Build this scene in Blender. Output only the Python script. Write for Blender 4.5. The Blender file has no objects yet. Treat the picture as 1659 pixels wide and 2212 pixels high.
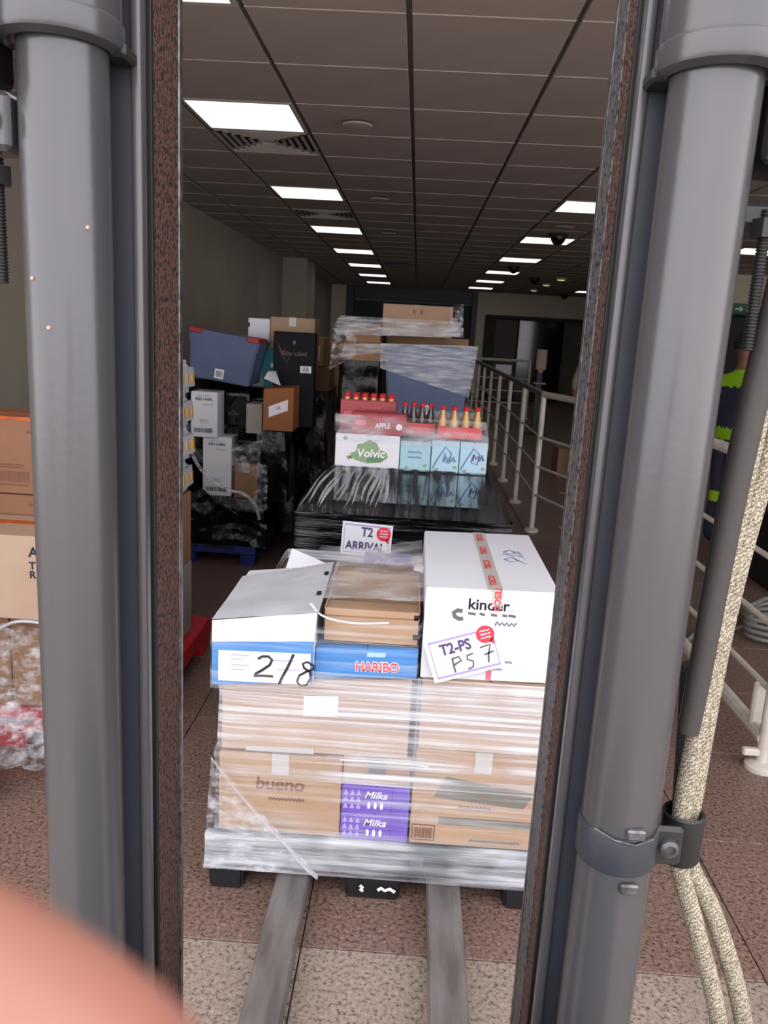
import bpy, bmesh, math, random
from mathutils import Vector, Matrix, noise as mnoise
random.seed(7)
scene = bpy.context.scene
COL = scene.collection
PI = math.pi

# ------------------------------------------------------------------ camera
# vanishing points of the hall axis and of the verticals (image taken as 1659 x 2212)
FPX = 1745.81
cR = Vector((0.99764, 0.04137, 0.05451)); cD = Vector((0.06139, -0.21638, -0.97438)); cF = Vector((-0.02851, 0.97543, -0.21841))
cF = cF.normalized(); cD = (cD - cF * cD.dot(cF)).normalized(); cR = cD.cross(cF).normalized()
cam = bpy.data.cameras.new('camera'); cam_ob = bpy.data.objects.new('camera', cam); COL.objects.link(cam_ob)
CAM = Vector((0, 0, 1.6))
cam_ob.matrix_world = Matrix(((cR.x, -cD.x, -cF.x, CAM.x), (cR.y, -cD.y, -cF.y, CAM.y), (cR.z, -cD.z, -cF.z, CAM.z), (0, 0, 0, 1)))
cam.sensor_fit = 'HORIZONTAL'; cam.sensor_width = 36.0; cam.lens = 36.0 * FPX / 1659.0
cam.clip_start = 0.005; cam.clip_end = 200
cam.dof.use_dof = True; cam.dof.focus_distance = 1.35; cam.dof.aperture_fstop = 19.0
scene.camera = cam_ob

# ------------------------------------------------------------------ world, exposure
world = bpy.data.worlds.new('overcast_sky'); scene.world = world; world.use_nodes = True
bg = world.node_tree.nodes['Background']; bg.inputs[0].default_value = (0.98, 0.96, 1.0, 1); bg.inputs[1].default_value = 1.25
vs = scene.view_settings
vs.view_transform = 'Standard'; vs.look = 'None'; vs.gamma = 1.0; vs.use_curve_mapping = False
vs.exposure = 1.5
PANEL = 0.75           # ceiling panel emission

# ------------------------------------------------------------------ materials
def lin(c):
    c = c / 255.0
    return c / 12.92 if c <= 0.04045 else ((c + 0.055) / 1.055) ** 2.4
def rgb(c): return (lin(c[0]), lin(c[1]), lin(c[2]), 1.0)
MATS = {}
def newmat(name):
    m = bpy.data.materials.new(name); m.use_nodes = True
    nt = m.node_tree; nt.nodes.clear()
    out = nt.nodes.new('ShaderNodeOutputMaterial')
    MATS[name] = m
    return m, nt, out
def ND(nt, t, **k):
    n = nt.nodes.new(t)
    for a, v in k.items(): setattr(n, a, v)
    return n
def noise_node(nt, scale, detail=3, stretch=(1, 1, 1), rot=(0, 0, 0), coord='Object', rough=.5):
    tc = ND(nt, 'ShaderNodeTexCoord'); mp = ND(nt, 'ShaderNodeMapping')
    mp.inputs['Scale'].default_value = stretch; mp.inputs['Rotation'].default_value = rot
    nz = ND(nt, 'ShaderNodeTexNoise'); nz.inputs['Scale'].default_value = scale; nz.inputs['Detail'].default_value = detail
    nz.inputs['Roughness'].default_value = rough
    nt.links.new(tc.outputs[coord], mp.inputs[0]); nt.links.new(mp.outputs[0], nz.inputs['Vector'])
    return nz
def M(name, col, rough=.5, metal=0.0, col2=None, ns=6.0, stretch=(1, 1, 1), bump=0.0, bs=40.0, bstretch=(1, 1, 1), emit=0.0, spec=.5, lo=.35, hi=.65, alpha=None, trans=0.0):
    if name in MATS: return MATS[name]
    m, nt, out = newmat(name)
    p = ND(nt, 'ShaderNodeBsdfPrincipled')
    p.inputs['Base Color'].default_value = rgb(col); p.inputs['Roughness'].default_value = rough; p.inputs['Metallic'].default_value = metal
    p.inputs['Specular IOR Level'].default_value = spec
    if col2 is not None:
        nz = noise_node(nt, ns, 5, stretch)
        r = ND(nt, 'ShaderNodeValToRGB'); r.color_ramp.elements[0].position = lo; r.color_ramp.elements[1].position = hi
        r.color_ramp.elements[0].color = rgb(col); r.color_ramp.elements[1].color = rgb(col2)
        nt.links.new(nz.outputs[0], r.inputs[0]); nt.links.new(r.outputs[0], p.inputs['Base Color'])
    if bump > 0:
        nb = noise_node(nt, bs, 4, bstretch)
        b = ND(nt, 'ShaderNodeBump'); b.inputs['Strength'].default_value = bump; b.inputs['Distance'].default_value = .01
        nt.links.new(nb.outputs[0], b.inputs['Height']); nt.links.new(b.outputs[0], p.inputs['Normal'])
    if emit > 0:
        p.inputs['Emission Color'].default_value = rgb(col); p.inputs['Emission Strength'].default_value = emit
    if trans > 0: p.inputs['Transmission Weight'].default_value = trans
    nt.links.new(p.outputs[0], out.inputs[0])
    return m
def FILM(name, col=(235, 238, 245), lo=.08, hi=.5, p0=.35, p1=.7, stretch=(1, 1, 40), rot=(0, 0, 0), scale=1.2, rough=.22, bump=.35, detail=4, mask=None, spec=.8):
    if name in MATS: return MATS[name]
    m, nt, out = newmat(name)
    nz = noise_node(nt, scale, detail, stretch, rot, rough=.6)
    mr = ND(nt, 'ShaderNodeMapRange'); mr.inputs[1].default_value = p0; mr.inputs[2].default_value = p1
    mr.inputs[3].default_value = lo; mr.inputs[4].default_value = hi
    nt.links.new(nz.outputs[0], mr.inputs[0])
    p = ND(nt, 'ShaderNodeBsdfPrincipled'); p.inputs['Base Color'].default_value = rgb(col); p.inputs['Roughness'].default_value = rough
    p.inputs['Specular IOR Level'].default_value = spec
    fac = mr.outputs[0]
    if mask:
        n2 = noise_node(nt, mask, 2, (1, 1, 2.2)); m2 = ND(nt, 'ShaderNodeMapRange')
        m2.inputs[1].default_value = .38; m2.inputs[2].default_value = .58; m2.inputs[3].default_value = .35; m2.inputs[4].default_value = 1.0
        mu = ND(nt, 'ShaderNodeMath', operation='MULTIPLY')
        nt.links.new(n2.outputs[0], m2.inputs[0]); nt.links.new(m2.outputs[0], mu.inputs[0]); nt.links.new(fac, mu.inputs[1]); fac = mu.outputs[0]
    b = ND(nt, 'ShaderNodeBump'); b.inputs['Strength'].default_value = bump; b.inputs['Distance'].default_value = .02
    nt.links.new(nz.outputs[0], b.inputs['Height']); nt.links.new(b.outputs[0], p.inputs['Normal'])
    t = ND(nt, 'ShaderNodeBsdfTransparent'); mx = ND(nt, 'ShaderNodeMixShader')
    nt.links.new(fac, mx.inputs[0]); nt.links.new(t.outputs[0], mx.inputs[1]); nt.links.new(p.outputs[0], mx.inputs[2])
    nt.links.new(mx.outputs[0], out.inputs[0])
    return m
def GRANITE(name, base, dark, light):
    m, nt, out = newmat(name)
    p = ND(nt, 'ShaderNodeBsdfPrincipled'); p.inputs['Roughness'].default_value = .42
    n1 = noise_node(nt, 80, 6, coord='Object', rough=.75); r1 = ND(nt, 'ShaderNodeValToRGB')
    e = r1.color_ramp.elements; e[0].position = .38; e[0].color = rgb(dark); e[1].position = .49; e[1].color = rgb(base)
    x = e.new(.55); x.color = rgb(base); x = e.new(.66); x.color = rgb(light)
    n2 = noise_node(nt, 2.2, 3); mixc = ND(nt, 'ShaderNodeMix', data_type='RGBA', blend_type='MULTIPLY')
    r2 = ND(nt, 'ShaderNodeValToRGB'); r2.color_ramp.elements[0].color = (.72, .72, .72, 1); r2.color_ramp.elements[1].color = (1.1, 1.08, 1.05, 1)
    nt.links.new(n1.outputs[0], r1.inputs[0]); nt.links.new(n2.outputs[0], r2.inputs[0])
    mixc.inputs[0].default_value = 1.0
    nt.links.new(r1.outputs[0], mixc.inputs[6]); nt.links.new(r2.outputs[0], mixc.inputs[7]); nt.links.new(mixc.outputs[2], p.inputs['Base Color'])
    nt.links.new(p.outputs[0], out.inputs[0]); return m

GRANITE('granite_red', (132, 107, 97), (50, 44, 43), (174, 145, 131))
GRANITE('granite_beige', (160, 145, 132), (72, 65, 62), (186, 174, 164))
M('joint', (70, 60, 55), .9)
M('wall_paint', (158, 150, 136), .8, col2=(150, 142, 128), ns=1.5)
M('wall_end', (205, 195, 172), .8)
M('ceiling_tile', (172, 161, 155), .9, col2=(165, 154, 148), ns=3, bump=.05, bs=300)
M('ceiling_tee', (190, 182, 174), .7)
M('ceiling_void', (150, 142, 136), .9)
m_, nt_, out_ = newmat('panel_light')
e_ = ND(nt_, 'ShaderNodeEmission'); e_.inputs[0].default_value = (1, .98, .95, 1); e_.inputs[1].default_value = PANEL; nt_.links.new(e_.outputs[0], out_.inputs[0])
m_, nt_, out_ = newmat('warm_lamp')
e_ = ND(nt_, 'ShaderNodeEmission'); e_.inputs[0].default_value = (1, .75, .45, 1); e_.inputs[1].default_value = .35; nt_.links.new(e_.outputs[0], out_.inputs[0])
M('vent_white', (176, 170, 160), .6); M('vent_dark', (26, 25, 24), .8)
M('black_dome', (12, 12, 13), .15)
M('portal', (44, 48, 58), .5); M('portal_dark', (14, 15, 20), .6); M('black_frame', (14, 13, 13), .6)
M('door_brown', (58, 42, 34), .5); M('glass_dark', (20, 24, 28), .08)
M('rail_white', (206, 198, 188), .4, col2=(190, 182, 172), ns=9); M('rail_grey', (92, 92, 96), .35)
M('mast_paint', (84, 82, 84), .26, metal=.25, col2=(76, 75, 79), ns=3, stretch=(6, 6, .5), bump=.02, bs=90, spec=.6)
M('mast_flange', (50, 53, 60), .4, bump=.02, bs=90)
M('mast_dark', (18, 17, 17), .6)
M('rust', (92, 60, 51), .75, col2=(20, 17, 16), ns=170, stretch=(1, 1, 1), bump=.7, bs=200, lo=.50, hi=.58)
M('pitted_steel', (92, 90, 92), .5, metal=.2, col2=(34, 32, 32), ns=150, lo=.52, hi=.62, bump=.4, bs=150)
M('bare_steel', (120, 120, 124), .35, metal=.7, col2=(70, 66, 64), ns=60)
M('fork_steel', (124, 120, 118), .45, metal=.3, col2=(96, 90, 88), ns=9, stretch=(3, .6, 1))
M('dark_iron', (38, 36, 36), .5)
M('rubber_black', (58, 54, 52), .6, bump=.1, bs=60); M('sleeve_black', (30, 31, 33), .5)
m_, nt_, out_ = newmat('braid')
p_ = ND(nt_, 'ShaderNodeBsdfPrincipled'); p_.inputs['Roughness'].default_value = .6
tc_ = ND(nt_, 'ShaderNodeTexCoord'); mp_ = ND(nt_, 'ShaderNodeMapping'); mp_.inputs['Rotation'].default_value = (.5, .6, 0)
wv_ = ND(nt_, 'ShaderNodeTexWave'); wv_.bands_direction = 'Z'; wv_.inputs['Scale'].default_value = 75; wv_.inputs['Distortion'].default_value = 9; wv_.inputs['Detail'].default_value = 3; wv_.inputs['Detail Scale'].default_value = 4
rp_ = ND(nt_, 'ShaderNodeValToRGB'); rp_.color_ramp.elements[0].color = rgb((104, 92, 74)); rp_.color_ramp.elements[1].color = rgb((192, 183, 162))
bp_ = ND(nt_, 'ShaderNodeBump'); bp_.inputs['Strength'].default_value = .5; bp_.inputs['Distance'].default_value = .004
nt_.links.new(tc_.outputs['Object'], mp_.inputs[0]); nt_.links.new(mp_.outputs[0], wv_.inputs[0]); nt_.links.new(wv_.outputs[1], rp_.inputs[0])
nt_.links.new(rp_.outputs[0], p_.inputs['Base Color']); nt_.links.new(wv_.outputs[1], bp_.inputs['Height']); nt_.links.new(bp_.outputs[0], p_.inputs['Normal']); nt_.links.new(p_.outputs[0], out_.inputs[0])
M('kraft', (174, 145, 118), .75, col2=(166, 136, 110), ns=5, bump=.03, bs=60)
M('kraft_dark', (146, 112, 82), .75, col2=(136, 102, 74), ns=5)
M('kraft_orange', (146, 104, 78), .7, col2=(138, 97, 72), ns=4)
M('kraft_pale', (184, 158, 136), .75, col2=(176, 149, 127), ns=5)
M('orange_card', (146, 88, 48), .7)
M('grey_card', (150, 144, 138), .7)
M('white_card', (226, 226, 232), .55, col2=(220, 220, 228), ns=3)
M('paper', (232, 232, 240), .6)
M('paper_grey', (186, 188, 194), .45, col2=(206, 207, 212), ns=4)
M('blue_print', (62, 124, 190), .5, col2=(78, 138, 200), ns=7, stretch=(1, 1, 14))
M('teal_print', (160, 198, 210), .5); M('teal_bag', (28, 124, 132), .6)
M('purple', (112, 84, 180), .5); M('purple_pale', (176, 160, 214), .5); M('lilac', (168, 152, 206), .6); M('purple_ink', (88, 72, 118), .6)
M('black_ink', (26, 24, 28), .6); M('grey_ink', (96, 96, 100), .6); M('brown_ink', (120, 82, 66), .7); M('grey_print', (112, 108, 98), .7)
M('white_ink', (236, 234, 244), .6); M('red_ink', (206, 52, 60), .6); M('pink_ink', (226, 110, 130), .6); M('blue_ink', (96, 120, 160), .6); M('red_bubble', (222, 60, 74), .55)
M('tape_clear', (188, 184, 180), .3); M('tape_orange', (214, 98, 30), .5, col2=(176, 76, 24), ns=30); M('tape_grey', (116, 112, 122), .5)
M('pallet_black', (22, 23, 27), .55, bump=.1, bs=80); M('pallet_red', (186, 22, 38), .45); M('pallet_blue', (30, 44, 120), .5); M('pallet_grey', (74, 80, 86), .5)
M('tote_blue', (84, 98, 130), .5, col2=(76, 90, 122), ns=4); M('tote_red', (150, 30, 40), .5)
M('navy_card', (10, 11, 17), .6, spec=.2); M('copper_ink', (96, 66, 58), .4)
M('red_pack', (168, 58, 68), .35, col2=(150, 48, 58), ns=6); M('red_carrier', (206, 44, 56), .4); M('cap_red', (204, 28, 40), .35)
M('glass_amber', (196, 150, 84), .08, spec=.7); M('glass_cola', (66, 48, 42), .08, spec=.7); M('glass_clear', (196, 190, 172), .08, spec=.7)
M('green_print', (138, 164, 126), .6); M('green_dark', (96, 134, 98), .6); M('pale_blue', (170, 206, 226), .5); M('sky_print', (174, 206, 222), .5)
M('shrink_grey', (186, 188, 194), .25, bump=.2, bs=25); M('label_yellow', (206, 150, 50), .5)
FILM('film_clear', lo=.16, hi=.80, p0=.40, p1=.66, stretch=(.8, .8, 40), rot=(0, .09, 0), scale=1.3, rough=.2, bump=.5, mask=3.2)
FILM('film_thin', lo=.02, hi=.42, p0=.45, p1=.72, stretch=(.8, .8, 44), rot=(0, -.03, 0), scale=1.3, rough=.2, bump=.4, mask=4)
FILM('film_crisp', lo=.04, hi=.62, p0=.44, p1=.72, stretch=(1, 1, 1.6), scale=16, rough=.12, bump=.8, detail=5)
FILM('film_skirt', lo=.12, hi=.72, p0=.38, p1=.66, stretch=(1.2, 1.2, 30), scale=1.5, rough=.2, bump=.5, mask=4)
FILM('film_tote', lo=.16, hi=.62, p0=.36, p1=.66, stretch=(2, 2, 22), rot=(0, .12, 0), scale=3.0, rough=.18, bump=.7)
FILM('film_bunch', lo=.12, hi=.6, p0=.38, p1=.68, stretch=(2, 2, 18), rot=(0, -.15, 0), scale=3.2, rough=.18, bump=.7)
FILM('film_rope', lo=.45, hi=.85, p0=.3, p1=.7, stretch=(6, 6, 6), scale=2, rough=.2, bump=.3)
FILM('film_web', col=(228, 228, 230), lo=.16, hi=.60, p0=.40, p1=.70, stretch=(3, 5, 3), scale=2.2, rough=.2, bump=.4)
FILM('film_pleat', col=(196, 196, 202), lo=.15, hi=.65, p0=.35, p1=.65, stretch=(4, 4, 4), scale=3, rough=.2, bump=.3)
FILM('film_veil', col=(228, 230, 236), lo=.05, hi=.45, p0=.40, p1=.70, stretch=(3, 3, 9), scale=1.8, rough=.2, bump=.3)
FILM('film_black', col=(7, 7, 9), lo=.985, hi=1.0, stretch=(1.0, 1.0, 16), rot=(0, .5, 0), scale=1.6, rough=.16, bump=.55, spec=.45)
FILM('film_black_open', col=(52, 52, 56), lo=.18, hi=1.0, p0=.42, p1=.58, stretch=(16, 2, 1.6), scale=1.3, rough=.18, bump=.8, spec=.8)
FILM('film_black_crisp', col=(4, 4, 5), lo=.985, hi=1.0, stretch=(1, 1, 1), scale=5, rough=.2, bump=.45, detail=4, spec=.28)
M('skin', (140, 98, 82), .5, col2=(148, 92, 78), ns=30, bump=.05, bs=300); M('nail', (222, 168, 150), .35)
M('skin_brown', (120, 80, 62), .6); M('cloth_navy', (44, 44, 66), .8); M('hi_vis', (150, 205, 20), .6); M('cloth_beige', (150, 136, 112), .8); M('cloth_black', (14, 14, 16), .8); M('hair', (16, 14, 13), .7)
M('exit_green', (20, 110, 70), .5); M('dispenser', (176, 152, 128), .5); M('cable_grey', (122, 120, 118), .5); M('yellow_tape', (196, 178, 40), .6)

# ------------------------------------------------------------------ mesh helpers
class MB:
    def __init__(s): s.bm = bmesh.new()
    def box(s, x0, x1, y0, y1, z0, z1, bev=0.0, seg=1, sb=0.0, st=0.0):
        """box; sb / st slope the bottom / top along x (crushed or leaning cartons)"""
        xm = (x0 + x1) / 2
        v = [s.bm.verts.new((x, y, z + (st if zi else sb) * (x - xm))) for zi, z in ((0, z0), (1, z1)) for x, y in ((x0, y0), (x1, y0), (x1, y1), (x0, y1))]
        fs = [s.bm.faces.new([v[i] for i in q]) for q in ((3, 2, 1, 0), (4, 5, 6, 7), (0, 1, 5, 4), (1, 2, 6, 5), (2, 3, 7, 6), (3, 0, 4, 7))]
        if bev > 0:
            ed = list({e for f in fs for e in f.edges})
            bmesh.ops.bevel(s.bm, geom=ed, offset=bev, segments=seg, affect='EDGES', profile=.5)
        return s
    def taper(s, b, t, z0, z1, bev=0.0, seg=2):
        v = [s.bm.verts.new((x, y, z)) for (r, z) in ((b, z0), (t, z1)) for x, y in ((r[0], r[2]), (r[1], r[2]), (r[1], r[3]), (r[0], r[3]))]
        fs = [s.bm.faces.new([v[i] for i in q]) for q in ((3, 2, 1, 0), (4, 5, 6, 7), (0, 1, 5, 4), (1, 2, 6, 5), (2, 3, 7, 6), (3, 0, 4, 7))]
        if bev > 0: bmesh.ops.bevel(s.bm, geom=list({e for f in fs for e in f.edges}), offset=bev, segments=seg, affect='EDGES')
        return s
    def lathe(s, prof, cx=0, cy=0, cz=0, n=24, axis='z', cap=True):
        rings = []
        for r, h in prof:
            ring = []
            for i in range(n):
                a = 2 * PI * i / n; u, w = r * math.cos(a), r * math.sin(a)
                p = (cx + u, cy + w, cz + h) if axis == 'z' else ((cx + h, cy + u, cz + w) if axis == 'x' else (cx + u, cy + h, cz - w))
                ring.append(s.bm.verts.new(p))
            rings.append(ring)
        for a, b in zip(rings, rings[1:]):
            for i in range(n): s.bm.faces.new((a[i], a[(i + 1) % n], b[(i + 1) % n], b[i]))
        if cap: s.bm.faces.new(rings[0][::-1]); s.bm.faces.new(rings[-1])
        return s
    def tube(s, pts, r, n=10, cap=True, flat=1.0):
        pts = [Vector(p) for p in pts]; rr = r if isinstance(r, (list, tuple)) else [r] * len(pts)
        rings = []; up = None
        for i, p in enumerate(pts):
            t = (pts[min(i + 1, len(pts) - 1)] - pts[max(i - 1, 0)]).normalized()
            if up is None: up = Vector((0, 0, 1)) if abs(t.z) < .9 else Vector((0, 1, 0))
            u = t.cross(up).normalized(); w = u.cross(t).normalized(); up = w
            rings.append([s.bm.verts.new(p + (u * math.cos(2 * PI * k / n) + w * flat * math.sin(2 * PI * k / n)) * rr[i]) for k in range(n)])
        for a, b in zip(rings, rings[1:]):
            for i in range(n): s.bm.faces.new((a[i], a[(i + 1) % n], b[(i + 1) % n], b[i]))
        if cap: s.bm.faces.new(rings[0][::-1]); s.bm.faces.new(rings[-1])
        return s
    def prism(s, poly, z0, z1, bev=0.0, seg=2):
        a = [s.bm.verts.new((x, y, z0)) for x, y in poly]; b = [s.bm.verts.new((x, y, z1)) for x, y in poly]
        n = len(poly); ve = []
        s.bm.faces.new(a[::-1]); s.bm.faces.new(b)
        for i in range(n): s.bm.faces.new((a[i], a[(i + 1) % n], b[(i + 1) % n], b[i]))
        if bev > 0:
            s.bm.edges.ensure_lookup_table()
            ve = [e for e in s.bm.edges if {e.verts[0], e.verts[1]} in [{a[i], b[i]} for i in range(n)]]
            bmesh.ops.bevel(s.bm, geom=ve, offset=bev, segments=seg, affect='EDGES', profile=.5)
        return s
    def plate(s, poly, y, th=.0012):
        """flat plate in the x-z plane, facing -y"""
        a = [s.bm.verts.new((x, y, z)) for x, z in poly]; b = [s.bm.verts.new((x, y + th, z)) for x, z in poly]
        n = len(poly); s.bm.faces.new(a); s.bm.faces.new(b[::-1])
        for i in range(n): s.bm.faces.new((a[(i + 1) % n], a[i], b[i], b[(i + 1) % n]))
        return s
    def stroke(s, pts, w, y, th=.0008):
        """hand-drawn pen stroke in the x-z plane"""
        return s.ribbon([(p[0], y, p[1]) for p in pts], w, th, Vector((0, -1, 0)))
    def ribbon(s, pts, w, th, nrm):
        pts = [Vector(p) for p in pts]; L = []; Rr = []
        for i, p in enumerate(pts):
            t = (pts[min(i + 1, len(pts) - 1)] - pts[max(i - 1, 0)])
            if t.length < 1e-9: t = Vector((1, 0, 0))
            sd = t.normalized().cross(nrm) * (w / 2)
            L.append((s.bm.verts.new(p + sd), s.bm.verts.new(p + sd + nrm * th))); Rr.append((s.bm.verts.new(p - sd), s.bm.verts.new(p - sd + nrm * th)))
        for i in range(len(pts) - 1):
            s.bm.faces.new((L[i][1], L[i + 1][1], Rr[i + 1][1], Rr[i][1])); s.bm.faces.new((L[i][0], Rr[i][0], Rr[i + 1][0], L[i + 1][0]))
            s.bm.faces.new((L[i][0], L[i + 1][0], L[i + 1][1], L[i][1])); s.bm.faces.new((Rr[i][0], Rr[i][1], Rr[i + 1][1], Rr[i + 1][0]))
        return s
    def sheet(s, P00, P10, P11, P01, nu, nv, amp=0.0, fr=8.0, seed=0, nrm=(0, -1, 0), sag=0.0, edge=None):
        P = [Vector(q) for q in (P00, P10, P11, P01)]; nrm = Vector(nrm); g = []
        for j in range(nv + 1):
            row = []
            for i in range(nu + 1):
                u, v = i / nu, j / nv
                p = P[0] * (1 - u) * (1 - v) + P[1] * u * (1 - v) + P[2] * u * v + P[3] * (1 - u) * v
                if edge: p = p + Vector(edge(u, v))
                d = mnoise.noise(p * fr + Vector((seed * 3.1, seed, 0))) + .5 * mnoise.noise(p * fr * 2.7 + Vector((seed, 9, 0)))
                p = p + nrm * (d * amp + sag * math.sin(PI * u) * math.sin(PI * v))
                row.append(s.bm.verts.new(p))
            g.append(row)
        for j in range(nv):
            for i in range(nu): s.bm.faces.new((g[j][i], g[j][i + 1], g[j + 1][i + 1], g[j + 1][i]))
        return s
    def shell(s, levels, n=28, amp=.004, fr=(3, 3, 18), seed=0, rad=.02, cap=False):
        """wrap: levels of (z, x0, x1, y0, y1); a rounded rectangular skin with wrinkles"""
        rings = []
        for z, x0, x1, y0, y1 in levels:
            ring = []
            for (ax, ay, bx, by) in ((x0, y0, x1, y0), (x1, y0, x1, y1), (x1, y1, x0, y1), (x0, y1, x0, y0)):
                for i in range(n):
                    t = i / n
                    p = Vector((ax + (bx - ax) * t, ay + (by - ay) * t, z))
                    if i == 0:
                        c = Vector(((x0 + x1) / 2, (y0 + y1) / 2, z)); dv = (c - p).normalized(); p += dv * rad * .4
                    o = Vector((p.x * fr[0], p.y * fr[1], p.z * fr[2] + seed * 7.7))
                    d = mnoise.noise(o) + .5 * mnoise.noise(o * 2.3)
                    out = Vector((p.x - (x0 + x1) / 2, p.y - (y0 + y1) / 2, 0)).normalized()
                    ring.append(s.bm.verts.new(p + out * d * amp))
            rings.append(ring)
        k = len(rings[0])
        for a, b in zip(rings, rings[1:]):
            for i in range(k): s.bm.faces.new((a[i], a[(i + 1) % k], b[(i + 1) % k], b[i]))
        if cap: s.bm.faces.new(rings[-1])
        return s
def obj(name, mb, mat, parent=None, smooth=False, loc=None):
    me = bpy.data.meshes.new(name); bm = mb.bm
    bmesh.ops.recalc_face_normals(bm, faces=bm.faces)
    bm.to_mesh(me); bm.free()
    if smooth:
        for p in me.polygons: p.use_smooth = True
        try: me.set_sharp_from_angle(angle=math.radians(35))
        except Exception: pass
    me.materials.append(MATS[mat] if isinstance(mat, str) else mat)
    o = bpy.data.objects.new(name, me); COL.objects.link(o)
    if parent: o.parent = parent
    if loc: o.location = loc
    return o
def tag(o, label, cat, group=None, kind=None):
    if label: o['label'] = label
    if cat: o['category'] = cat
    if group: o['group'] = group
    if kind: o['kind'] = kind
    return o
def thing(name, label, cat, loc=(0, 0, 0), rot=(0, 0, 0), group=None):
    o = bpy.data.objects.new(name, None); COL.objects.link(o); o.empty_display_size = .05
    o.location = loc; o.rotation_euler = rot
    return tag(o, label, cat, group)
def struct(name, mb, mat, parent=None):
    o = obj(name, mb, mat, parent)
    if not parent: o['kind'] = 'structure'
    return o
def dup(root, loc=None, rot=None, label=None, group=None):
    r = root.copy(); COL.objects.link(r)
    if loc is not None: r.location = loc
    if rot is not None: r.rotation_euler = rot
    if label: r['label'] = label
    if group: r['group'] = group
    for ch in list(root.children):
        c = ch.copy(); COL.objects.link(c); c.parent = r
        for g in list(ch.children):
            d = g.copy(); COL.objects.link(d); d.parent = c
    return r
def text(name, s, size, loc, mat, parent, rot=(PI / 2, 0, 0), bold=0.0, xs=1.0, align='CENTER', shear=0.0, spacing=1.0):
    cu = bpy.data.curves.new(name, 'FONT'); cu.body = s; cu.size = size; cu.align_x = align; cu.align_y = 'CENTER'
    cu.offset = bold * size; cu.extrude = .0003; cu.shear = shear; cu.space_character = spacing; cu.resolution_u = 3
    t = bpy.data.objects.new(name + '_tmp', cu); COL.objects.link(t)
    bpy.context.view_layer.update()
    me = bpy.data.meshes.new_from_object(t.evaluated_get(bpy.context.evaluated_depsgraph_get()))
    bpy.data.objects.remove(t); bpy.data.curves.remove(cu)
    for v in me.vertices: v.co.x *= xs
    me.name = name; me.materials.clear(); me.materials.append(MATS[mat])
    o = bpy.data.objects.new(name, me); COL.objects.link(o); o.parent = parent; o.location = loc; o.rotation_euler = rot
    return o
def barcode(mb, x0, x1, y, z0, z1, n=16, seed=1):
    rr = random.Random(seed); x = x0
    while x < x1:
        w = (x1 - x0) / n * rr.choice((.35, .55, .9)); mb.plate([(x, z0), (min(x + w, x1), z0), (min(x + w, x1), z1), (x, z1)], y, .0006); x += w + (x1 - x0) / n * rr.choice((.4, .6))
    return mb
def carton(label, x0, x1, y0, y1, z0, z1, mat='kraft', tape='tape_clear', sb=0, st=0, cat='carton', name='carton', rot=(0, 0, 0), group=None, seam='y', tapefront=True):
    """cardboard box: body, two top flaps and a strip of tape; origin at the centre of its base"""
    cx, cy = (x0 + x1) / 2, (y0 + y1) / 2; w, d, h = (x1 - x0) / 2, (y1 - y0) / 2, z1 - z0
    t = thing(name, label, cat, (cx, cy, z0), rot, group)
    obj('body', MB().box(-w, w, -d, d, 0, h - .003, .003, 1, sb, st), mat, t)
    if seam == 'y':
        for sgn in (-1, 1):
            a, b = (-w, -.0015) if sgn < 0 else (.0015, w)
            o = (a + b) / 2 * st
            obj('flap', MB().box(a + .002, b - .0005, -d + .002, d - .002, h - .004 + o, h + o, .001, 1, st, st), mat, t)
    else:
        for a, b in ((-d, -.0015), (.0015, d)):
            obj('flap', MB().box(-w + .002, w - .002, a + .002, b - .0005, h - .004, h, .001, 1, st, st), mat, t)
    if tape:
        mb = MB()
        if seam == 'y':
            mb.box(-.024, .024, -d, d, h - .001, h + .0008)
            if tapefront: mb.box(-.024, .024, -d - .0012, -d + .002, h - .06, h)
        else: mb.box(-w, w, -.024, .024, h - .001, h + .0008, sb=st, st=st)
        obj('tape', mb, tape, t)
    t['hw'] = w; t['hd'] = d; t['hh'] = h
    for k in ('hw', 'hd', 'hh'): del t[k]
    return t, w, d, h
def scribble(parent, x0, x1, y, z, hgt, mat, name='small_print', seed=0):
    rr = random.Random(seed); n = max(6, int((x1 - x0) / hgt * 2.2)); pts = [(x0 + (x1 - x0) * k / n, z + hgt * (.5 if k % 2 else -.5) * rr.uniform(.4, 1)) for k in range(n + 1)]
    return obj(name, MB().stroke(pts, hgt * .32, y, .0005), mat, parent)

# ================================================================== the setting
XL, YE, ZC = -2.29, 21.5, 2.69
FRONT = 1.25
fl = struct('floor', MB().box(-9, 9.2, -9, 27, -.2, -.008), 'joint')
PX, PY = .61, .61
tile_me = {}
def tile_mesh(key, mb, mat):
    if key not in tile_me:
        o = obj('floor_tile', mb, mat); tile_me[key] = o.data; bpy.data.objects.remove(o)
    return tile_me[key]
far_beige, far_red = MB(), MB(); nt_count = 0
for j in range(-14, 42):
    for i in range(-13, 16):
        x0 = -.21 + i * PX; y0 = 1.83 + j * PY
        if x0 > 9 or y0 > 26: continue
        beige = j < 0
        key = 'b' if beige else 'r'
        near = (-4 <= j <= 10 and -4 <= i <= 6)
        if near:
            me = tile_mesh(key, MB().box(.002, PX - .002, .002, PY - .002, -.03, 0, .0015), 'granite_beige' if beige else 'granite_red')
            o = bpy.data.objects.new('floor_tile', me); COL.objects.link(o); o.parent = fl; o.location = (x0, y0, 0)
        else:
            (far_beige if beige else far_red).box(x0 + .002, x0 + PX - .002, y0 + .002, y0 + PY - .002, -.03, 0)
tag(obj('distant_floor_tiles', far_beige, 'granite_beige', fl), None, None, kind='stuff')
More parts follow.
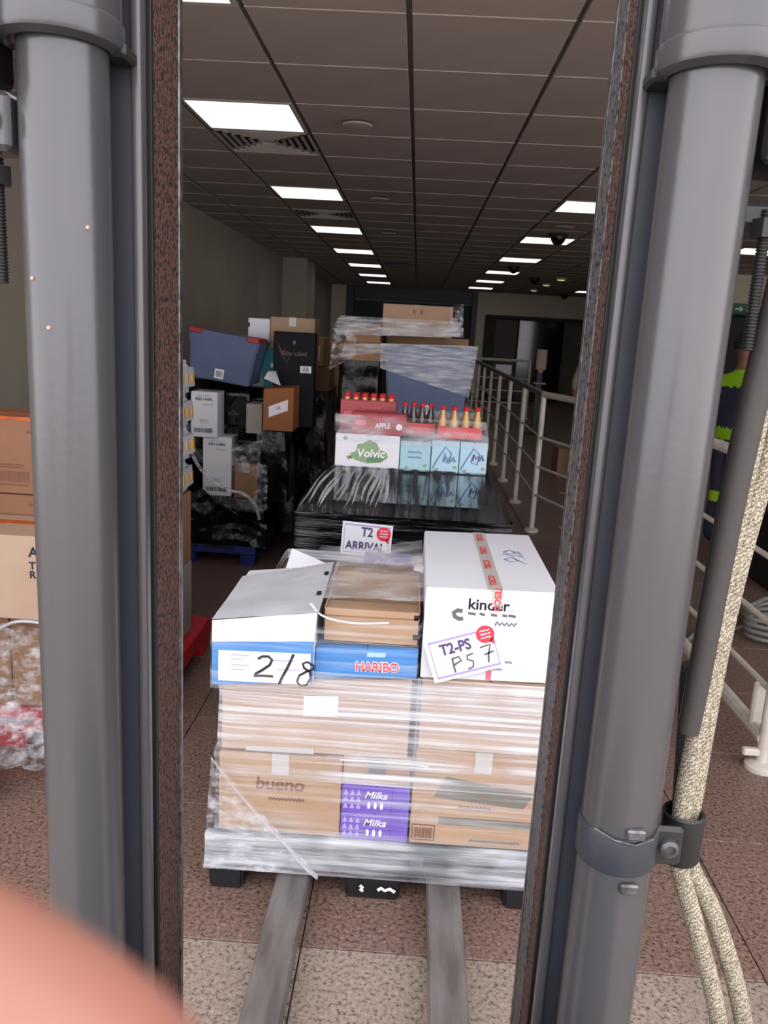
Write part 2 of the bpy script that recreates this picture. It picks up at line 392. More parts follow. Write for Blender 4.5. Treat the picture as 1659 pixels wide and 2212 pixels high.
tag(obj('distant_floor_tiles', far_red, 'granite_red', fl), None, None, kind='stuff')
for (x, y, w, d) in ((1.34, 6.92, .09, .1), (1.62, 8.6, .5, .05)):
    tag(obj('floor_marking', MB().box(x, x + w, y, y + d, .0005, .002), 'yellow_tape'), 'strip of yellow marking tape on the granite floor %s' % ('beside the railing corner' if w < .2 else 'running away behind the white railing'), 'tape', 'floor marking tapes')

struct('wall_left', MB().box(XL - .2, XL, FRONT, YE, 0, ZC + .1), 'wall_paint')
pil = struct('wall_pilaster', MB().box(XL, -1.875, 13.75, 14.75, 0, ZC, .006), 'wall_paint')
ew = struct('wall_end', MB().box(XL - .2, -1.88, YE, YE + .25, 0, ZC + .1).box(1.47, 1.70, YE, YE + .25, 0, ZC + .1).box(1.70, 9.2, YE, YE + .25, 2.15, ZC + .1).box(5.2, 9.2, YE, YE + .25, 0, 2.15).box(-1.88, 1.47, YE + .1, YE + .25, 2.39, ZC + .1), 'wall_end')
struct('wall_right', MB().box(9.0, 9.2, FRONT, YE, 0, ZC + .1), 'wall_paint')
struct('wall_side_hall', MB().box(4.15, 9.0, 12.6, 12.8, 2.12, ZC).box(5.05, 9.0, 12.6, 12.8, 0, 2.12).box(4.15, 4.65, 12.6, 12.8, 0, 2.12), 'wall_end')
# dark doorways and the rooms beyond
door = thing('door_1', None, None, (0, 0, 0)); door['kind'] = 'structure'
obj('door_frame', MB().box(-1.88, -1.70, YE - .12, YE + .1, 0, 2.69, .01).box(1.33, 1.47, YE - .12, YE + .1, 0, 2.69, .01).box(-1.70, 1.33, YE - .12, YE + .1, 2.39, 2.69, .01), 'portal', door)
obj('door_rail', MB().box(-1.70, 1.33, YE - .09, YE - .02, 2.33, 2.39, .005), 'pallet_grey', door)
for k in range(2):
    a = -1.69 + k * 1.51
    dl = obj('door_leaf', MB().box(a, a + 1.5, YE + .0, YE + .06, 0.01, 2.33, .006), 'portal_dark', door)
d2 = thing('door_2', None, None); d2['kind'] = 'structure'
obj('door_frame', MB().box(1.70, 1.80, YE - .1, YE + .1, 0, 2.15, .006).box(5.1, 5.2, YE - .1, YE + .1, 0, 2.15, .006).box(1.80, 5.1, YE - .1, YE + .1, 2.07, 2.15, .006), 'black_frame', d2)
obj('door_leaf', MB().box(1.98, 2.55, YE - .06, YE - .0, 0.01, 2.05, .006), 'door_brown', d2)
obj('door_leaf', MB().box(2.6, 3.75, YE + .02, YE + .06, 0.01, 2.05, .004), 'glass_dark', d2)
obj('fanlight', MB().box(2.62, 3.3, YE - .012, YE + .018, 1.55, 1.98, .002), 'glass_dark', d2)
struct('wall_back_room', MB().box(-3, 9.2, YE + 3.5, YE + 3.6, 0, 2.8).box(-3, 9.2, YE + .25, YE + 3.5, ZC, ZC + .1).box(-3.1, -3, YE + .25, YE + 3.5, 0, 2.8).box(9.1, 9.2, YE + .25, YE + 3.5, 0, 2.8), 'wall_paint')
d3 = thing('door_3', None, None); d3['kind'] = 'structure'
obj('door_frame', MB().box(4.60, 4.66, 12.56, 12.8, 0, 2.16, .004).box(5.04, 5.10, 12.56, 12.8, 0, 2.16, .004).box(4.66, 5.04, 12.56, 12.8, 2.1, 2.16, .004), 'black_frame', d3)
obj('door_leaf', MB().box(4.665, 5.035, 12.66, 12.7, .01, 2.09, .004), 'portal_dark', d3)

struct('wall_facade', MB().box(-9, XL - .2, FRONT, FRONT + .25, 0, 3.8).box(XL - .2, 9.2, FRONT, FRONT + .25, ZC + .351, 3.8), 'wall_paint')
# ceiling: slab, recessed channels, tiles and light cross tees
TX, TY = .595, .62
ceil = struct('ceiling', MB().box(XL - .2, 9.2, FRONT, YE + .25, ZC + .03, ZC + .35), 'ceiling_void')
tiles_far, tees_far = MB(), MB()
def inlay(i, j):   # grid squares taken by light panels and vents
    y = 3.15 + j * TY
    L = {(-2, -1), (-2, 2), (-2, 6), (-2, 10), (-2, 14), (-2, 18), (-2, 22), (-2, 26), (2, 6), (2, 10), (2, 14), (2, 18), (2, 22), (2, 26), (6, 10), (6, 25)}
    V = {(-2, 3), (-2, 8)}
    return 'light' if (i, j) in L else ('vent' if (i, j) in V else None)
lights = []; vents = []
tm = None; ttm = None
for j in range(-4, 30):
    y0 = 3.15 + j * TY
    for i in range(-4, 15):
        x0 = -.10 + i * TX; x1 = x0 + TX
        if y0 < FRONT or y0 + TY > YE + .2: continue
        kind = inlay(i, j)
        if kind == 'light': lights.append((x0, y0)); 
        elif kind == 'vent': vents.append((x0, y0))
        ya, yb = y0 + .004, y0 + TY - .004
        xa, xb = max(x0 + .011, XL), x1 - .011
        individual = -1 <= j <= 15 and -4 <= i <= 12
        if kind is None:
            if individual and i > -4:
                if tm is None:
                    o = obj('ceiling_tile', MB().box(.011, TX - .011, .005, TY - .005, 0, .03, .002), 'ceiling_tile'); tm = o.data; bpy.data.objects.remove(o)
                o = bpy.data.objects.new('ceiling_tile', tm); COL.objects.link(o); o.parent = ceil; o.location = (x0, y0, ZC)
            elif individual: obj('ceiling_tile', MB().box(xa, xb, ya, yb, ZC, ZC + .03, .002), 'ceiling_tile', ceil)
            else: tiles_far.box(xa, xb, ya, yb, ZC, ZC + .03)
        tees_far.box(xa, xb, y0 - .005, y0 + .005, ZC - .002, ZC + .02)
tag(obj('distant_ceiling_tiles', tiles_far, 'ceiling_tile', ceil), None, None, kind='stuff')
tag(obj('cross_tees', tees_far, 'ceiling_tee', ceil), None, None, kind='stuff')
lens_me = frame_me = None
def order_word(k): return ('first', 'second', 'third', 'fourth', 'fifth', 'sixth', 'seventh', 'eighth')[k]
cols = {}
for (x0, y0) in lights: cols.setdefault(round(x0, 2), []).append(y0)
cname = {-1.29: 'over the pallets', 1.09: 'above the white railing', 3.47: 'in the row behind the railing', 5.85: 'in the outermost row'}
for cx_, ys in cols.items():
    for k, y0 in enumerate(sorted(ys)):
        x0 = cx_
        side = cname.get(cx_, 'in a further row')
        t = thing('ceiling_light', 'square ceiling light panel, %s from the loading door %s' % (order_word(k), side), 'light', (x0 + TX / 2, y0 + TY / 2, ZC), group='ceiling light panels')
        if lens_me is None:
            a = obj('frame', MB().box(-TX / 2 + .012, -TX / 2 + .03, -TY / 2 + .01, TY / 2 - .01, -.003, .03).box(TX / 2 - .03, TX / 2 - .012, -TY / 2 + .01, TY / 2 - .01, -.003, .03).box(-TX / 2 + .03, TX / 2 - .03, -TY / 2 + .01, -TY / 2 + .026, -.003, .03).box(-TX / 2 + .03, TX / 2 - .03, TY / 2 - .026, TY / 2 - .01, -.003, .03), 'vent_white', t)
            b = obj('diffuser', MB().box(-TX / 2 + .03, TX / 2 - .03, -TY / 2 + .026, TY / 2 - .026, 0, .02), 'panel_light', t); frame_me, lens_me = a.data, b.data
        else:
            for nm, me in (('frame', frame_me), ('diffuser', lens_me)):
                o = bpy.data.objects.new(nm, me); COL.objects.link(o); o.parent = t
for k, (x0, y0) in enumerate(vents):
    t = thing('air_vent', 'square louvred air vent in the ceiling directly behind the %s light panel' % ('nearer' if k == 0 else 'farther'), 'vent', (x0 + TX / 2, y0 + TY / 2, ZC), group='ceiling air vents')
    obj('backing', MB().box(-.28, .28, -.29, .29, .022, .03), 'vent_dark', t)
    for q in range(6):
        a, b = .285 - q * .045, .255 - q * .045; z0 = -.004; z1 = .02
        mb = MB()
        for sx, sy in ((1, 0), (-1, 0), (0, 1), (0, -1)):
            if sx: mb.box(min(sx * a, sx * (a - .012)), max(sx * a, sx * (a - .012)), -a, a, z0 + q * .001, z1)
            else: mb.box(-a, a, min(sy * a, sy * (a - .012)), max(sy * a, sy * (a - .012)), z0 + q * .001, z1)
        obj('slat', mb, 'vent_white', t)
def ceil_disc(name, label, cat, x, y, prof, mat, group=None, mat2=None):
    t = thing(name, label, cat, (x, y, ZC), group=group)
    obj('ring', MB().lathe([(prof[0], -.012), (prof[0] * .9, -.02), (prof[0] * .55, -.022)] if prof[1] == 'flat' else [(prof[0], 0), (prof[0], -.03), (prof[0] * .9, -.035)], n=20), mat, t, True)
    if mat2:
        obj('dome' if prof[1] == 'dome' else 'lamp', MB().lathe([(prof[0] * .8, -.03), (prof[0] * .78, -.06), (prof[0] * .5, -.10), (prof[0] * .1, -.115)] if prof[1] == 'dome' else [(prof[0] * .7, -.036), (prof[0] * .6, -.04)], n=20), mat2, t, True)
    return t
for k, (x, y) in enumerate(((-.397, 4.71), (-.392, 7.2), (-.4, 9.6), (1.352, 8.34))):
    w = ('first white smoke detector disc from the loading door', 'second white smoke detector disc from the loading door', 'third white smoke detector disc from the loading door', 'white ceiling speaker disc in front of the black camera dome')[k]
    ceil_disc('smoke_detector', w, 'detector', x, y, (.085 if k < 3 else .11, 'flat'), 'vent_white', 'ceiling discs')
for k, (x, y) in enumerate(((1.41, 9.0), (1.42, 13.17), (2.055, 15.37), (3.46, 20.27))):
    ceil_disc('camera_dome', 'black camera dome under the ceiling, %s from the loading door' % order_word(k), 'camera', x, y, (.10, 'dome'), 'vent_dark', 'black camera domes', 'black_dome')
for k, (x, y) in enumerate(((2.494, 15.14), (2.49, 16.83), (2.53, 18.9))):
    ceil_disc('downlight', 'small warm round downlight, %s from the loading door' % order_word(k), 'light', x, y, (.10, 'lamp'), 'vent_white', 'warm downlights', 'warm_lamp')
t = thing('air_vent', 'dark flat ceiling vent between the two rows of light panels', 'vent', (-.42, 13.9, ZC), group='ceiling air vents')
obj('backing', MB().box(-.2, .2, -.25, .25, -.006, 0), 'vent_dark', t)
for q in range(5): obj('slat', MB().box(-.19, .19, -.2 + q * .1, -.18 + q * .1, -.012, -.006), 'portal', t)

# exit sign on the side hall wall
t = thing('exit_sign', 'green exit sign with a white arrow high on the side hall wall', 'sign', (4.72, 12.58, 2.12))
obj('plate', MB().box(-.12, .12, -.02, .0, 0, .16, .003), 'exit_green', t)
obj('arrow', MB().plate([(-.05, .07), (.02, .07), (.02, .04), (.07, .08), (.02, .12), (.02, .09), (-.05, .09)], -.022), 'white_ink', t)

# ================================================================== the stacker (truck) seen through its mast
S = thing('pallet_stacker', 'grey painted pallet stacker with twin lift cylinders, rusty mast rails and two steel forks', 'stacker', (-.044, .85, 0))
def sp(name, mb, mat, smooth=False, parent=None): return obj(name, mb, mat, parent or S, smooth)
for sx in (-1, 1):
    def X(a): return sx * a
    def bx(a, b, y0, y1, z0, z1, bev=0, seg=2):
        xa, xb = sorted((X(a), X(b))); return MB().box(xa, xb, y0, y1, z0, z1, bev, seg)
    # all numbers are offsets from the mast centre line
    sp('mast_channel', bx(.246, .305, -.008, .004, .06, 2.5, .001), 'mast_flange')
    sp('channel_edge', bx(.2365, .2475, -.0125, .006, .06, 2.5, .0035, 3), 'mast_paint', True)
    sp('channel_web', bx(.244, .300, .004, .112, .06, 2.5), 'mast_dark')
    r = sp('mast_rail', bx(.236, .244, .018, .115, .05, 2.5, .002), 'rust')
    obj('rail_edge', bx(.2335, .240, .108, .120, .05, 2.5, .002), 'bare_steel', r)
    if sx > 0: obj('worn_strip', bx(.2345, .240, .062, .112, .05, 2.5, .001), 'pitted_steel', r)
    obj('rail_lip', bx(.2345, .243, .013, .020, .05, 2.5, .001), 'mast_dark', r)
    cy = sp('lift_cylinder', MB().lathe([(.0405, .1), (.0405, 1.90)], X(.296), -.05, 0, 48), 'mast_paint', True)
    obj('cylinder_foot', MB().lathe([(.052, .06), (.052, .16), (.046, .17)], X(.296), -.05, 0, 32), 'mast_flange', cy, True)
    cl = sp('cylinder_collar', MB().lathe([(.044, 1.838), (.047, 1.834), (.056, 1.838), (.0575, 1.842), (.0575, 1.858), (.055, 1.861), (.0555, 1.864), (.0565, 2.42)], X(.299), -.05, 0, 48), 'mast_paint', True)
    obj('collar_tab', MB().box(min(X(.262), X(.240)), max(X(.262), X(.240)), -.045, -.01, 1.833, 1.846, .003), 'dark_iron', cl)
# left bracket with bolt, dark guard, threaded rods
br = sp('bracket', MB().box(-.42, -.337, -.075, -.03, 1.742, 1.793, .005), 'mast_paint')
obj('bolt', MB().lathe([(.011, 0), (.011, -.006), (.008, -.010), (.003, -.012)], -.356, -.075, 1.768, 20, 'y'), 'mast_paint', br, True)
sp('guard', MB().box(-.45, -.352, -.11, -.02, 1.80, 1.95, .012, 3), 'mast_dark')
sp('guard', MB().box(.345, .44, -.05, .03, 1.765, 1.95, .012, 3), 'mast_dark')
sp('bracket', MB().box(.325, .40, -.03, .02, 1.715, 1.737, .004), 'dark_iron')
for (x, y, z0, z1) in ((-.362, -.05, 1.625, 1.74), (.366, -.03, 1.60, 1.73)):
    prof = []; z = z0
    while z < z1: prof += [(.0047, z), (.0060, z + .001), (.0060, z + .0018), (.0047, z + .0028)]; z += .0032
    rd = sp('threaded_rod', MB().lathe(prof, x, y, 0, 12), 'dark_iron', True)
    obj('nut', MB().lathe([(.013, z1 - .025), (.013, z1 - .008)], x, y, 0, 6), 'dark_iron', rd)
# carriage, base and wheels (below what the lens sees)
sp('carriage', MB().box(-.30, .30, .125, .16, .12, .42, .006), 'mast_flange')
dv = sp('drive_unit', MB().box(-.36, .36, -.80, -.24, .10, .80, .04, 3), 'mast_flange')
obj('hood', MB().taper((-.34, .34, -.79, -.25), (-.30, .30, -.74, -.30), .80, .87, .02), 'mast_dark', dv, True)
obj('tiller', MB().tube([(0, -.78, .55), (0, -.90, .72), (0, -.98, .86)], .022, 10), 'dark_iron', dv, True)
sp('base_beam', MB().box(-.34, .34, -.10, .02, .06, .16, .01), 'mast_flange')
for sx in (-1, 1):
    sp('wheel', MB().lathe([(.06, -.025), (.065, -.02), (.065, .02), (.06, .025)], sx * .30, .0, .065, 24, 'x'), 'rubber_black', True)
    mid = -.2165 if sx < 0 else .2115
    fk = sp('fork', MB().taper((mid - .047, mid + .047, .16, 1.62), (mid - .047, mid + .047, .16, 1.66), .036, .078, .004), 'fork_steel')
    obj('fork_shank', MB().box(mid - .047, mid + .047, .16, .20, .036, .46, .004), 'fork_steel', fk)
# hose clamp and hoses on the right cylinder
cl = sp('hose_clamp', MB().lathe([(.0425, 1.052), (.0432, 1.054), (.0432, 1.094), (.0425, 1.096)], .296, -.05, 0, 40), 'mast_flange', True)
obj('clamp_tab', MB().box(.326, .362, -.068, -.058, 1.052, 1.098, .004), 'dark_iron', cl)
obj('bolt', MB().lathe([(.010, 0), (.010, -.006), (.006, -.008), (.005, -.004), (.001, -.004)], .346, -.068, 1.076, 18, 'y'), 'mast_paint', cl, True)
for z in (1.104, 1.040): obj('clip', MB().box(.292, .312, -.097, -.089, z - .006, z + .006, .002), 'bare_steel', cl)
obj('wire', MB().tube([(.262, -.080, 1.10), (.28, -.093, 1.096), (.302, -.095, 1.093), (.322, -.088, 1.097), (.334, -.07, 1.102)], .0012, 6), 'bare_steel', cl)
sl = sp('hose_sleeve', MB().lathe([(.021, 1.03), (.0235, 1.034), (.0235, 1.088), (.0215, 1.09), (.0195, 1.088), (.0195, 1.034)], .377, -.018, 0, 28, cap=False), 'sleeve_black', True)
def pathpts(pts, n=8):
    P = [Vector(p) for p in pts]; out = []
    for i in range(len(P) - 1):
        a, b, c, d = P[max(i - 1, 0)], P[i], P[i + 1], P[min(i + 2, len(P) - 1)]
        for k in range(n):
            t = k / n
            out.append(.5 * ((2 * b) + (c - a) * t + (2 * a - 5 * b + 4 * c - d) * t * t + (3 * b - a - 3 * c + d) * t ** 3))
    out.append(P[-1]); return out
hA = [(.412, -.02, 1.75), (.400, -.02, 1.63), (.391, -.02, 1.535), (.384, -.02, 1.40), (.379, -.02, 1.25), (.374, -.02, 1.10), (.378, -.02, 1.03), (.409, -.02, .944), (.455, -.02, .811), (.50, -.01, .60), (.50, 0, .3)]
hB = [(.446, -.015, 1.75), (.434, -.015, 1.65), (.416, -.015, 1.54), (.400, -.015, 1.42), (.391, -.012, 1.29), (.388, -.010, 1.13), (.391, -.010, 1.03), (.436, -.005, .946), (.488, -.005, .814), (.54, 0, .6), (.54, 0, .3)]
h1 = sp('hose', MB().tube(pathpts(hA), .0105, 14), 'braid', True)
obj('hose_jacket', MB().tube(pathpts(hA[0:5] + [(.376, -.02, 1.19)]), [.0158 - .00010 * i for i in range(41)], 14, True), 'rubber_black', h1, True, loc=(-.010, -.004, 0))
h1s = obj('hose_jacket', MB().tube(pathpts([(.366, -.004, 1.26), (.374, -.004, 1.16), (.381, -.004, 1.06)]), .011, 12), 'rubber_black', h1, True)
h2 = sp('hose', MB().tube(pathpts(hB), .0112, 14), 'braid', True)
# small paint chips on the cylinders
for (x, y, z) in ((-.266, -.078, 1.678), (-.300, -.0905, 1.586), (-.316, -.0855, 1.63)):
    sp('paint_chip', MB().lathe([(.0022, 0), (.0016, -.0016)], x, y, z, 6, 'y'), 'kraft_pale')

# ================================================================== pallets
def pallet(label, x0, x1, y0, y1, h, mat, deckmat=None, feet=True, name='pallet', group='plastic pallets'):
    cx, cy = (x0 + x1) / 2, (y0 + y1) / 2; w, d = (x1 - x0) / 2, (y1 - y0) / 2
    t = thing(name, label, 'pallet', (cx, cy, 0), group=group)
    zt = h; zb = h * .5
    obj('deck', MB().box(-w, w, -d, d, h - .022, h, .004), deckmat or mat, t)
    mb = MB().box(-w, w, -d, -d + .03, zb, h - .022, .004).box(-w, w, d - .03, d, zb, h - .022, .004).box(-w, -w + .03, -d + .03, d - .03, zb, h - .022, .004).box(w - .03, w, -d + .03, d - .03, zb, h - .022, .004)
    obj('skirt', mb, deckmat or mat, t)
    fm = None
    for fx in (-w + .055, 0.0, w - .055):
        for fy in (-d + .075, 0.0, d - .075):
            ww = .052 if fx else .083
            obj('foot', MB().taper((fx - ww * .92, fx + ww * .92, fy - .065, fy + .065), (fx - ww, fx + ww, fy - .072, fy + .072), 0, zb + .004, .008), mat, t)
    for k in range(3): obj('deck_slot', MB().box(-w + .12 + k * (2 * w - .24) / 3 + .02, -w + .12 + (k + 1) * (2 * w - .24) / 3 - .02, -d - .002, -d + .004, zb + .03, h - .03, .002), 'pallet_black', t)
    return t
p1 = pallet('black plastic pallet with grey deck edge resting on the stacker forks', -.513, .447, 2.02, 3.22, .186, 'pallet_black', 'pallet_grey')
obj('foot_scuff', MB().stroke([(-.036, .052), (-.028, .046), (-.034, .038), (-.026, .034)], .009, -.6005), 'white_ink', p1)
obj('foot_scuff', MB().stroke([(.015, .040), (.025, .048), (.035, .041), (.05, .047), (.065, .038)], .010, -.6005), 'white_ink', p1)

# ------------------------------------------------ load on the first pallet
c, w, d, h = carton('brown carton with faded bueno lettering on the bottom layer above the pallet corner', -.482, -.137, 2.035, 2.45, .19, .435, 'kraft')
text('lettering', 'bueno', .055, (-.0, -d - .0022, .155), 'brown_ink', c, bold=.01, shear=.1); scribble(c, -.03, .07, -d - .0022, .11, .011, 'brown_ink')
for k in range(2):
    z0 = .188 + k * .086
    c, w, d, h = carton('small purple chocolate carton, %s of the two stacked at the pallet edge' % ('lower' if k == 0 else 'upper'), -.134, .056, 2.033, 2.40, z0, z0 + .085, 'purple', None, group='purple chocolate cartons')
    text('lettering', 'Milka', .030, (.0, -d - .002, .058), 'white_ink', c, shear=.35, bold=.012)
    for q in range(3):
        x = -.018 + q * .018
        obj('figure_mark', MB().plate([(x - .003, .016), (x + .003, .016), (x + .0045, .028), (x + .002, .036), (x - .002, .036), (x - .0045, .028)], -d - .001), 'white_ink', c)
    mb = MB()
    for a in range(3):
        for b in range(3): mb.plate([(-.09 + a * .018, .014 + b * .021), (-.077 + a * .018, .014 + b * .021), (-.0835 + a * .018, .031 + b * .021)], -d - .001)
    obj('pattern', mb, 'purple_pale', c)
    obj('panel_line', MB().plate([(.046, 0.004), (.0475, .004), (.0475, .080), (.046, .080)], -d - .001), 'purple_ink', c)
carton('brown carton standing on the purple chocolate cartons', -.134, .056, 2.04, 2.42, .362, .447, 'kraft', 'tape_grey')
c, w, d, h = carton('brown carton with a barcode and a dark printed stripe on the bottom layer', .062, .444, 2.035, 2.62, .19, .482, 'kraft')
obj('stripe', MB().plate([(-.112, .066), (w - .002, .066), (w - .002, .09), (-.112, .09)], -d - .001), 'grey_print', c)
obj('barcode_frame', MB().plate([(-.186, .012), (-.120, .012), (-.120, .062), (-.186, .062)], -d - .001), 'brown_ink', c)
obj('barcode_ground', MB().plate([(-.182, .016), (-.124, .016), (-.124, .058), (-.182, .058)], -d - .0018), 'kraft', c)
obj('barcode', barcode(MB(), -.178, -.128, -d - .0026, .020, .054), 'brown_ink', c)
obj('printed_band', MB().plate([(-.13, .15), (.12, .13), (.15, .18), (-.10, .215)], -d - .001), 'grey_print', c)
scribble(c, -.06, .03, -d - .002, .125, .012, 'grey_ink'); scribble(c, -.02, .12, -d - .002, .022, .009, 'grey_ink')
# second layer
c, w, d, h = carton('wide brown carton with a blank white label in the middle layer', -.476, .042, 2.035, 2.62, .446, .662, 'kraft_pale', None, st=.09, sb=.012)
obj('label', MB().plate([(-.033, .112), (.062, .118), (.062, .178), (-.033, .172)], -d - .0035), 'paper', c)
obj('tape', MB().plate([(-.19, -.002), (.0, .0), (.0, .018), (-.19, .012)], -d - .0035), 'tape_clear', c)
c, w, d, h = carton('plain brown carton in the middle layer under the white box', .068, .436, 2.035, 2.62, .484, .696, 'kraft_pale', None)
obj('tape', MB().plate([(-.195, -.1), (-.186, -.1), (-.186, .21), (-.195, .21)], -d - .0015), 'tape_grey', c)
# third layer
c, w, d, h = carton('white and blue sweets carton with a shipping label and a marker-written number', -.495, -.224, 2.0, 2.47, .660, .846, 'white_card', None, sb=.09, st=.13)
obj('printed_band', MB().plate([(-w, .002 - w * .09), (w, .002 + w * .09), (w, .118 + w * .10), (-w, .118 - w * .04)], -d - .0015), 'blue_print', c)
lb = obj('label', MB().plate([(-.118, .004), (.128, .008), (.128, .096), (-.118, .090)], -d - .003), 'paper', c)
for k, (x, z, wd) in enumerate(((-.085, .078, .05), (-.085, .066, .03), (-.08, .05, .045), (-.085, .036, .035), (.03, .07, .05), (.04, .045, .06))):
    obj('print_line', MB().plate([(x, z), (x + wd, z + .001), (x + wd, z + .004), (x, z + .003)], -d - .0036, .0005), 'purple_pale', lb)
mk = MB()
mk.stroke([(-.012, .073), (.0, .081), (.016, .082), (.026, .073), (.02, .058), (.0, .042), (-.018, .030), (-.022, .024), (.0, .026), (.03, .026)], .007, -d - .0045)
obj('marker_number', mk, 'black_ink', lb)
obj('marker_slash', MB().stroke([(.083, .093), (.075, .072), (.066, .05), (.055, .028), (.046, .005)], .007, -d - .0045), 'black_ink', lb)
obj('marker_number', MB().stroke([(.134, .066), (.120, .074), (.108, .068), (.112, .056), (.128, .046), (.130, .028), (.120, .008), (.104, .004), (.094, .016), (.100, .034), (.118, .046), (.136, .054), (.138, .064), (.130, .068)], .006, -d - .0045), 'black_ink', lb)
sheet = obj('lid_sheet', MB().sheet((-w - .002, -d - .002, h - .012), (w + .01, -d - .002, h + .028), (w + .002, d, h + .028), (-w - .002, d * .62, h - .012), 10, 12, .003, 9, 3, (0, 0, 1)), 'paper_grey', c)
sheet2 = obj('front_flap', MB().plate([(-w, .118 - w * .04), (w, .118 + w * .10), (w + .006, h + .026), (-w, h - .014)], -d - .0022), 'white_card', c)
for y in (-.10, .09): obj('registration_mark', MB().box(w - .014, w - .002, y, y + .03, h + .029, h + .0305), 'black_ink', c)
c, w, d, h = carton('long blue sweets carton with red lettering beneath the open brown carton', -.222, .053, 2.022, 2.42, .6865, .770, 'blue_print', None, sb=.055, st=.04)
text('lettering_outline', 'HARIBO', .036, (.03, -d - .0016, .034), 'white_ink', c, bold=.075, xs=.9, rot=(PI / 2, -.03, 0)); text('lettering', 'HARIBO', .036, (.03, -d - .0030, .034), 'red_ink', c, bold=.02, xs=.9, rot=(PI / 2, -.03, 0))
obj('print_blob', MB().plate([(.0, .062), (.05, .064), (.052, .076), (.002, .074)], -d - .0012), 'teal_print', c)
oc = thing('carton', 'open-topped brown carton between the sweets carton and the white box', 'carton', (-.0765, 2.21, .778))
w, d, h = .1285, .17, .095
obj('body', MB().box(-w, w, -d, -d + .004, 0, h, .001).box(-w, w, d - .004, d, 0, h, .001).box(-w, -w + .004, -d, d, 0, h, .001).box(w - .004, w, -d, d, 0, h, .001).box(-w, w, -d, d, 0, .004), 'kraft', oc)
obj('flap', MB().box(-w, w, d, d + .10, h - .004, h, .001), 'kraft_dark', oc)
obj('flap', MB().taper((-w, w, -d + .01, -d + .09), (-w, w, -d + .01, -d + .09), h - .012, h - .008), 'kraft', oc)
obj('rim_line', MB().plate([(-w, .072), (w, .075), (w, .079), (-w, .076)], -d - .001), 'kraft_dark', oc)
for z in (.02, .075): obj('registration_mark', MB().plate([(w - .016, z), (w - .003, z), (w - .003, z + .014), (w - .016, z + .014)], -d - .001), 'black_ink', oc)
# white box
c, w, d, h = carton('large white carton with kinder lettering, taped with printed tape', .062, .410, 2.02, 2.64, .703, .957, 'white_card', None, sb=.02, st=.02)
tp = obj('tape', MB().box(-.012, .026, -d, d, h - .001, h + .0016), 'tape_clear', c)
obj('tape_end', MB().box(.0, .026, -d - .002, -d + .001, h - .045, h), 'tape_clear', c)
for k in range(4): text('tape_print', 'TESCO', .026, (.006, -d + .08 + k * .155, h + .0024), 'red_ink', tp, rot=(0, 0, PI / 2), bold=.02, xs=1.1)
text('tape_print', 'TESCO', .022, (.013, -d - .0028, h - .022), 'red_ink', tp, rot=(PI / 2, PI / 2, 0), bold=.02)
text('lettering', 'kinder', .042, (-.008, -d - .0012, h - .042), 'black_ink', c, bold=.016)
mb = MB().stroke([(-.075, h - .062), (-.088, h - .060), (-.098, h - .068), (-.094, h - .078), (-.082, h - .084), (-.072, h - .082)], .011, -d - .001)
for x, wd in ((-.06, .02), (-.03, .014), (.0, .016), (.03, .012), (.045, .02)): mb.plate([(x, h - .07), (x + wd, h - .072), (x + wd, h - .065), (x, h - .063)], -d - .001)
obj('worn_lettering', mb, 'grey_ink', c)
scribble(c, .012, .068, -d - .0018, h - .09, .013, 'grey_ink'); scribble(c, .046, .066, -d - .0018, .058, .007, 'grey_ink'); scribble(c, -.01, .04, -d - .0018, .036, .006, 'grey_ink')
obj('tape_end', MB().plate([(.0, .004), (.014, .004), (.014, .032), (.0, .032)], -d - .001), 'pink_ink', c)
tn = MB(); zt = h + .002
for q in ([(.07, .08), (.09, .10), (.10, .07), (.08, .05), (.065, .075), (.09, .10)], [(.10, .09), (.125, .0), (.11, .09), (.13, .05)], [(.06, -.01), (.085, .02), (.10, -.02), (.075, -.03), (.06, -.005)], [(.085, .02), (.12, -.05)], [(.06, .05), (.12, .03)]):
    tn.ribbon([(x, y, zt) for x, y in q], .004, .0005, Vector((0, 0, 1)))
obj('pen_mark', tn, 'blue_ink', c)
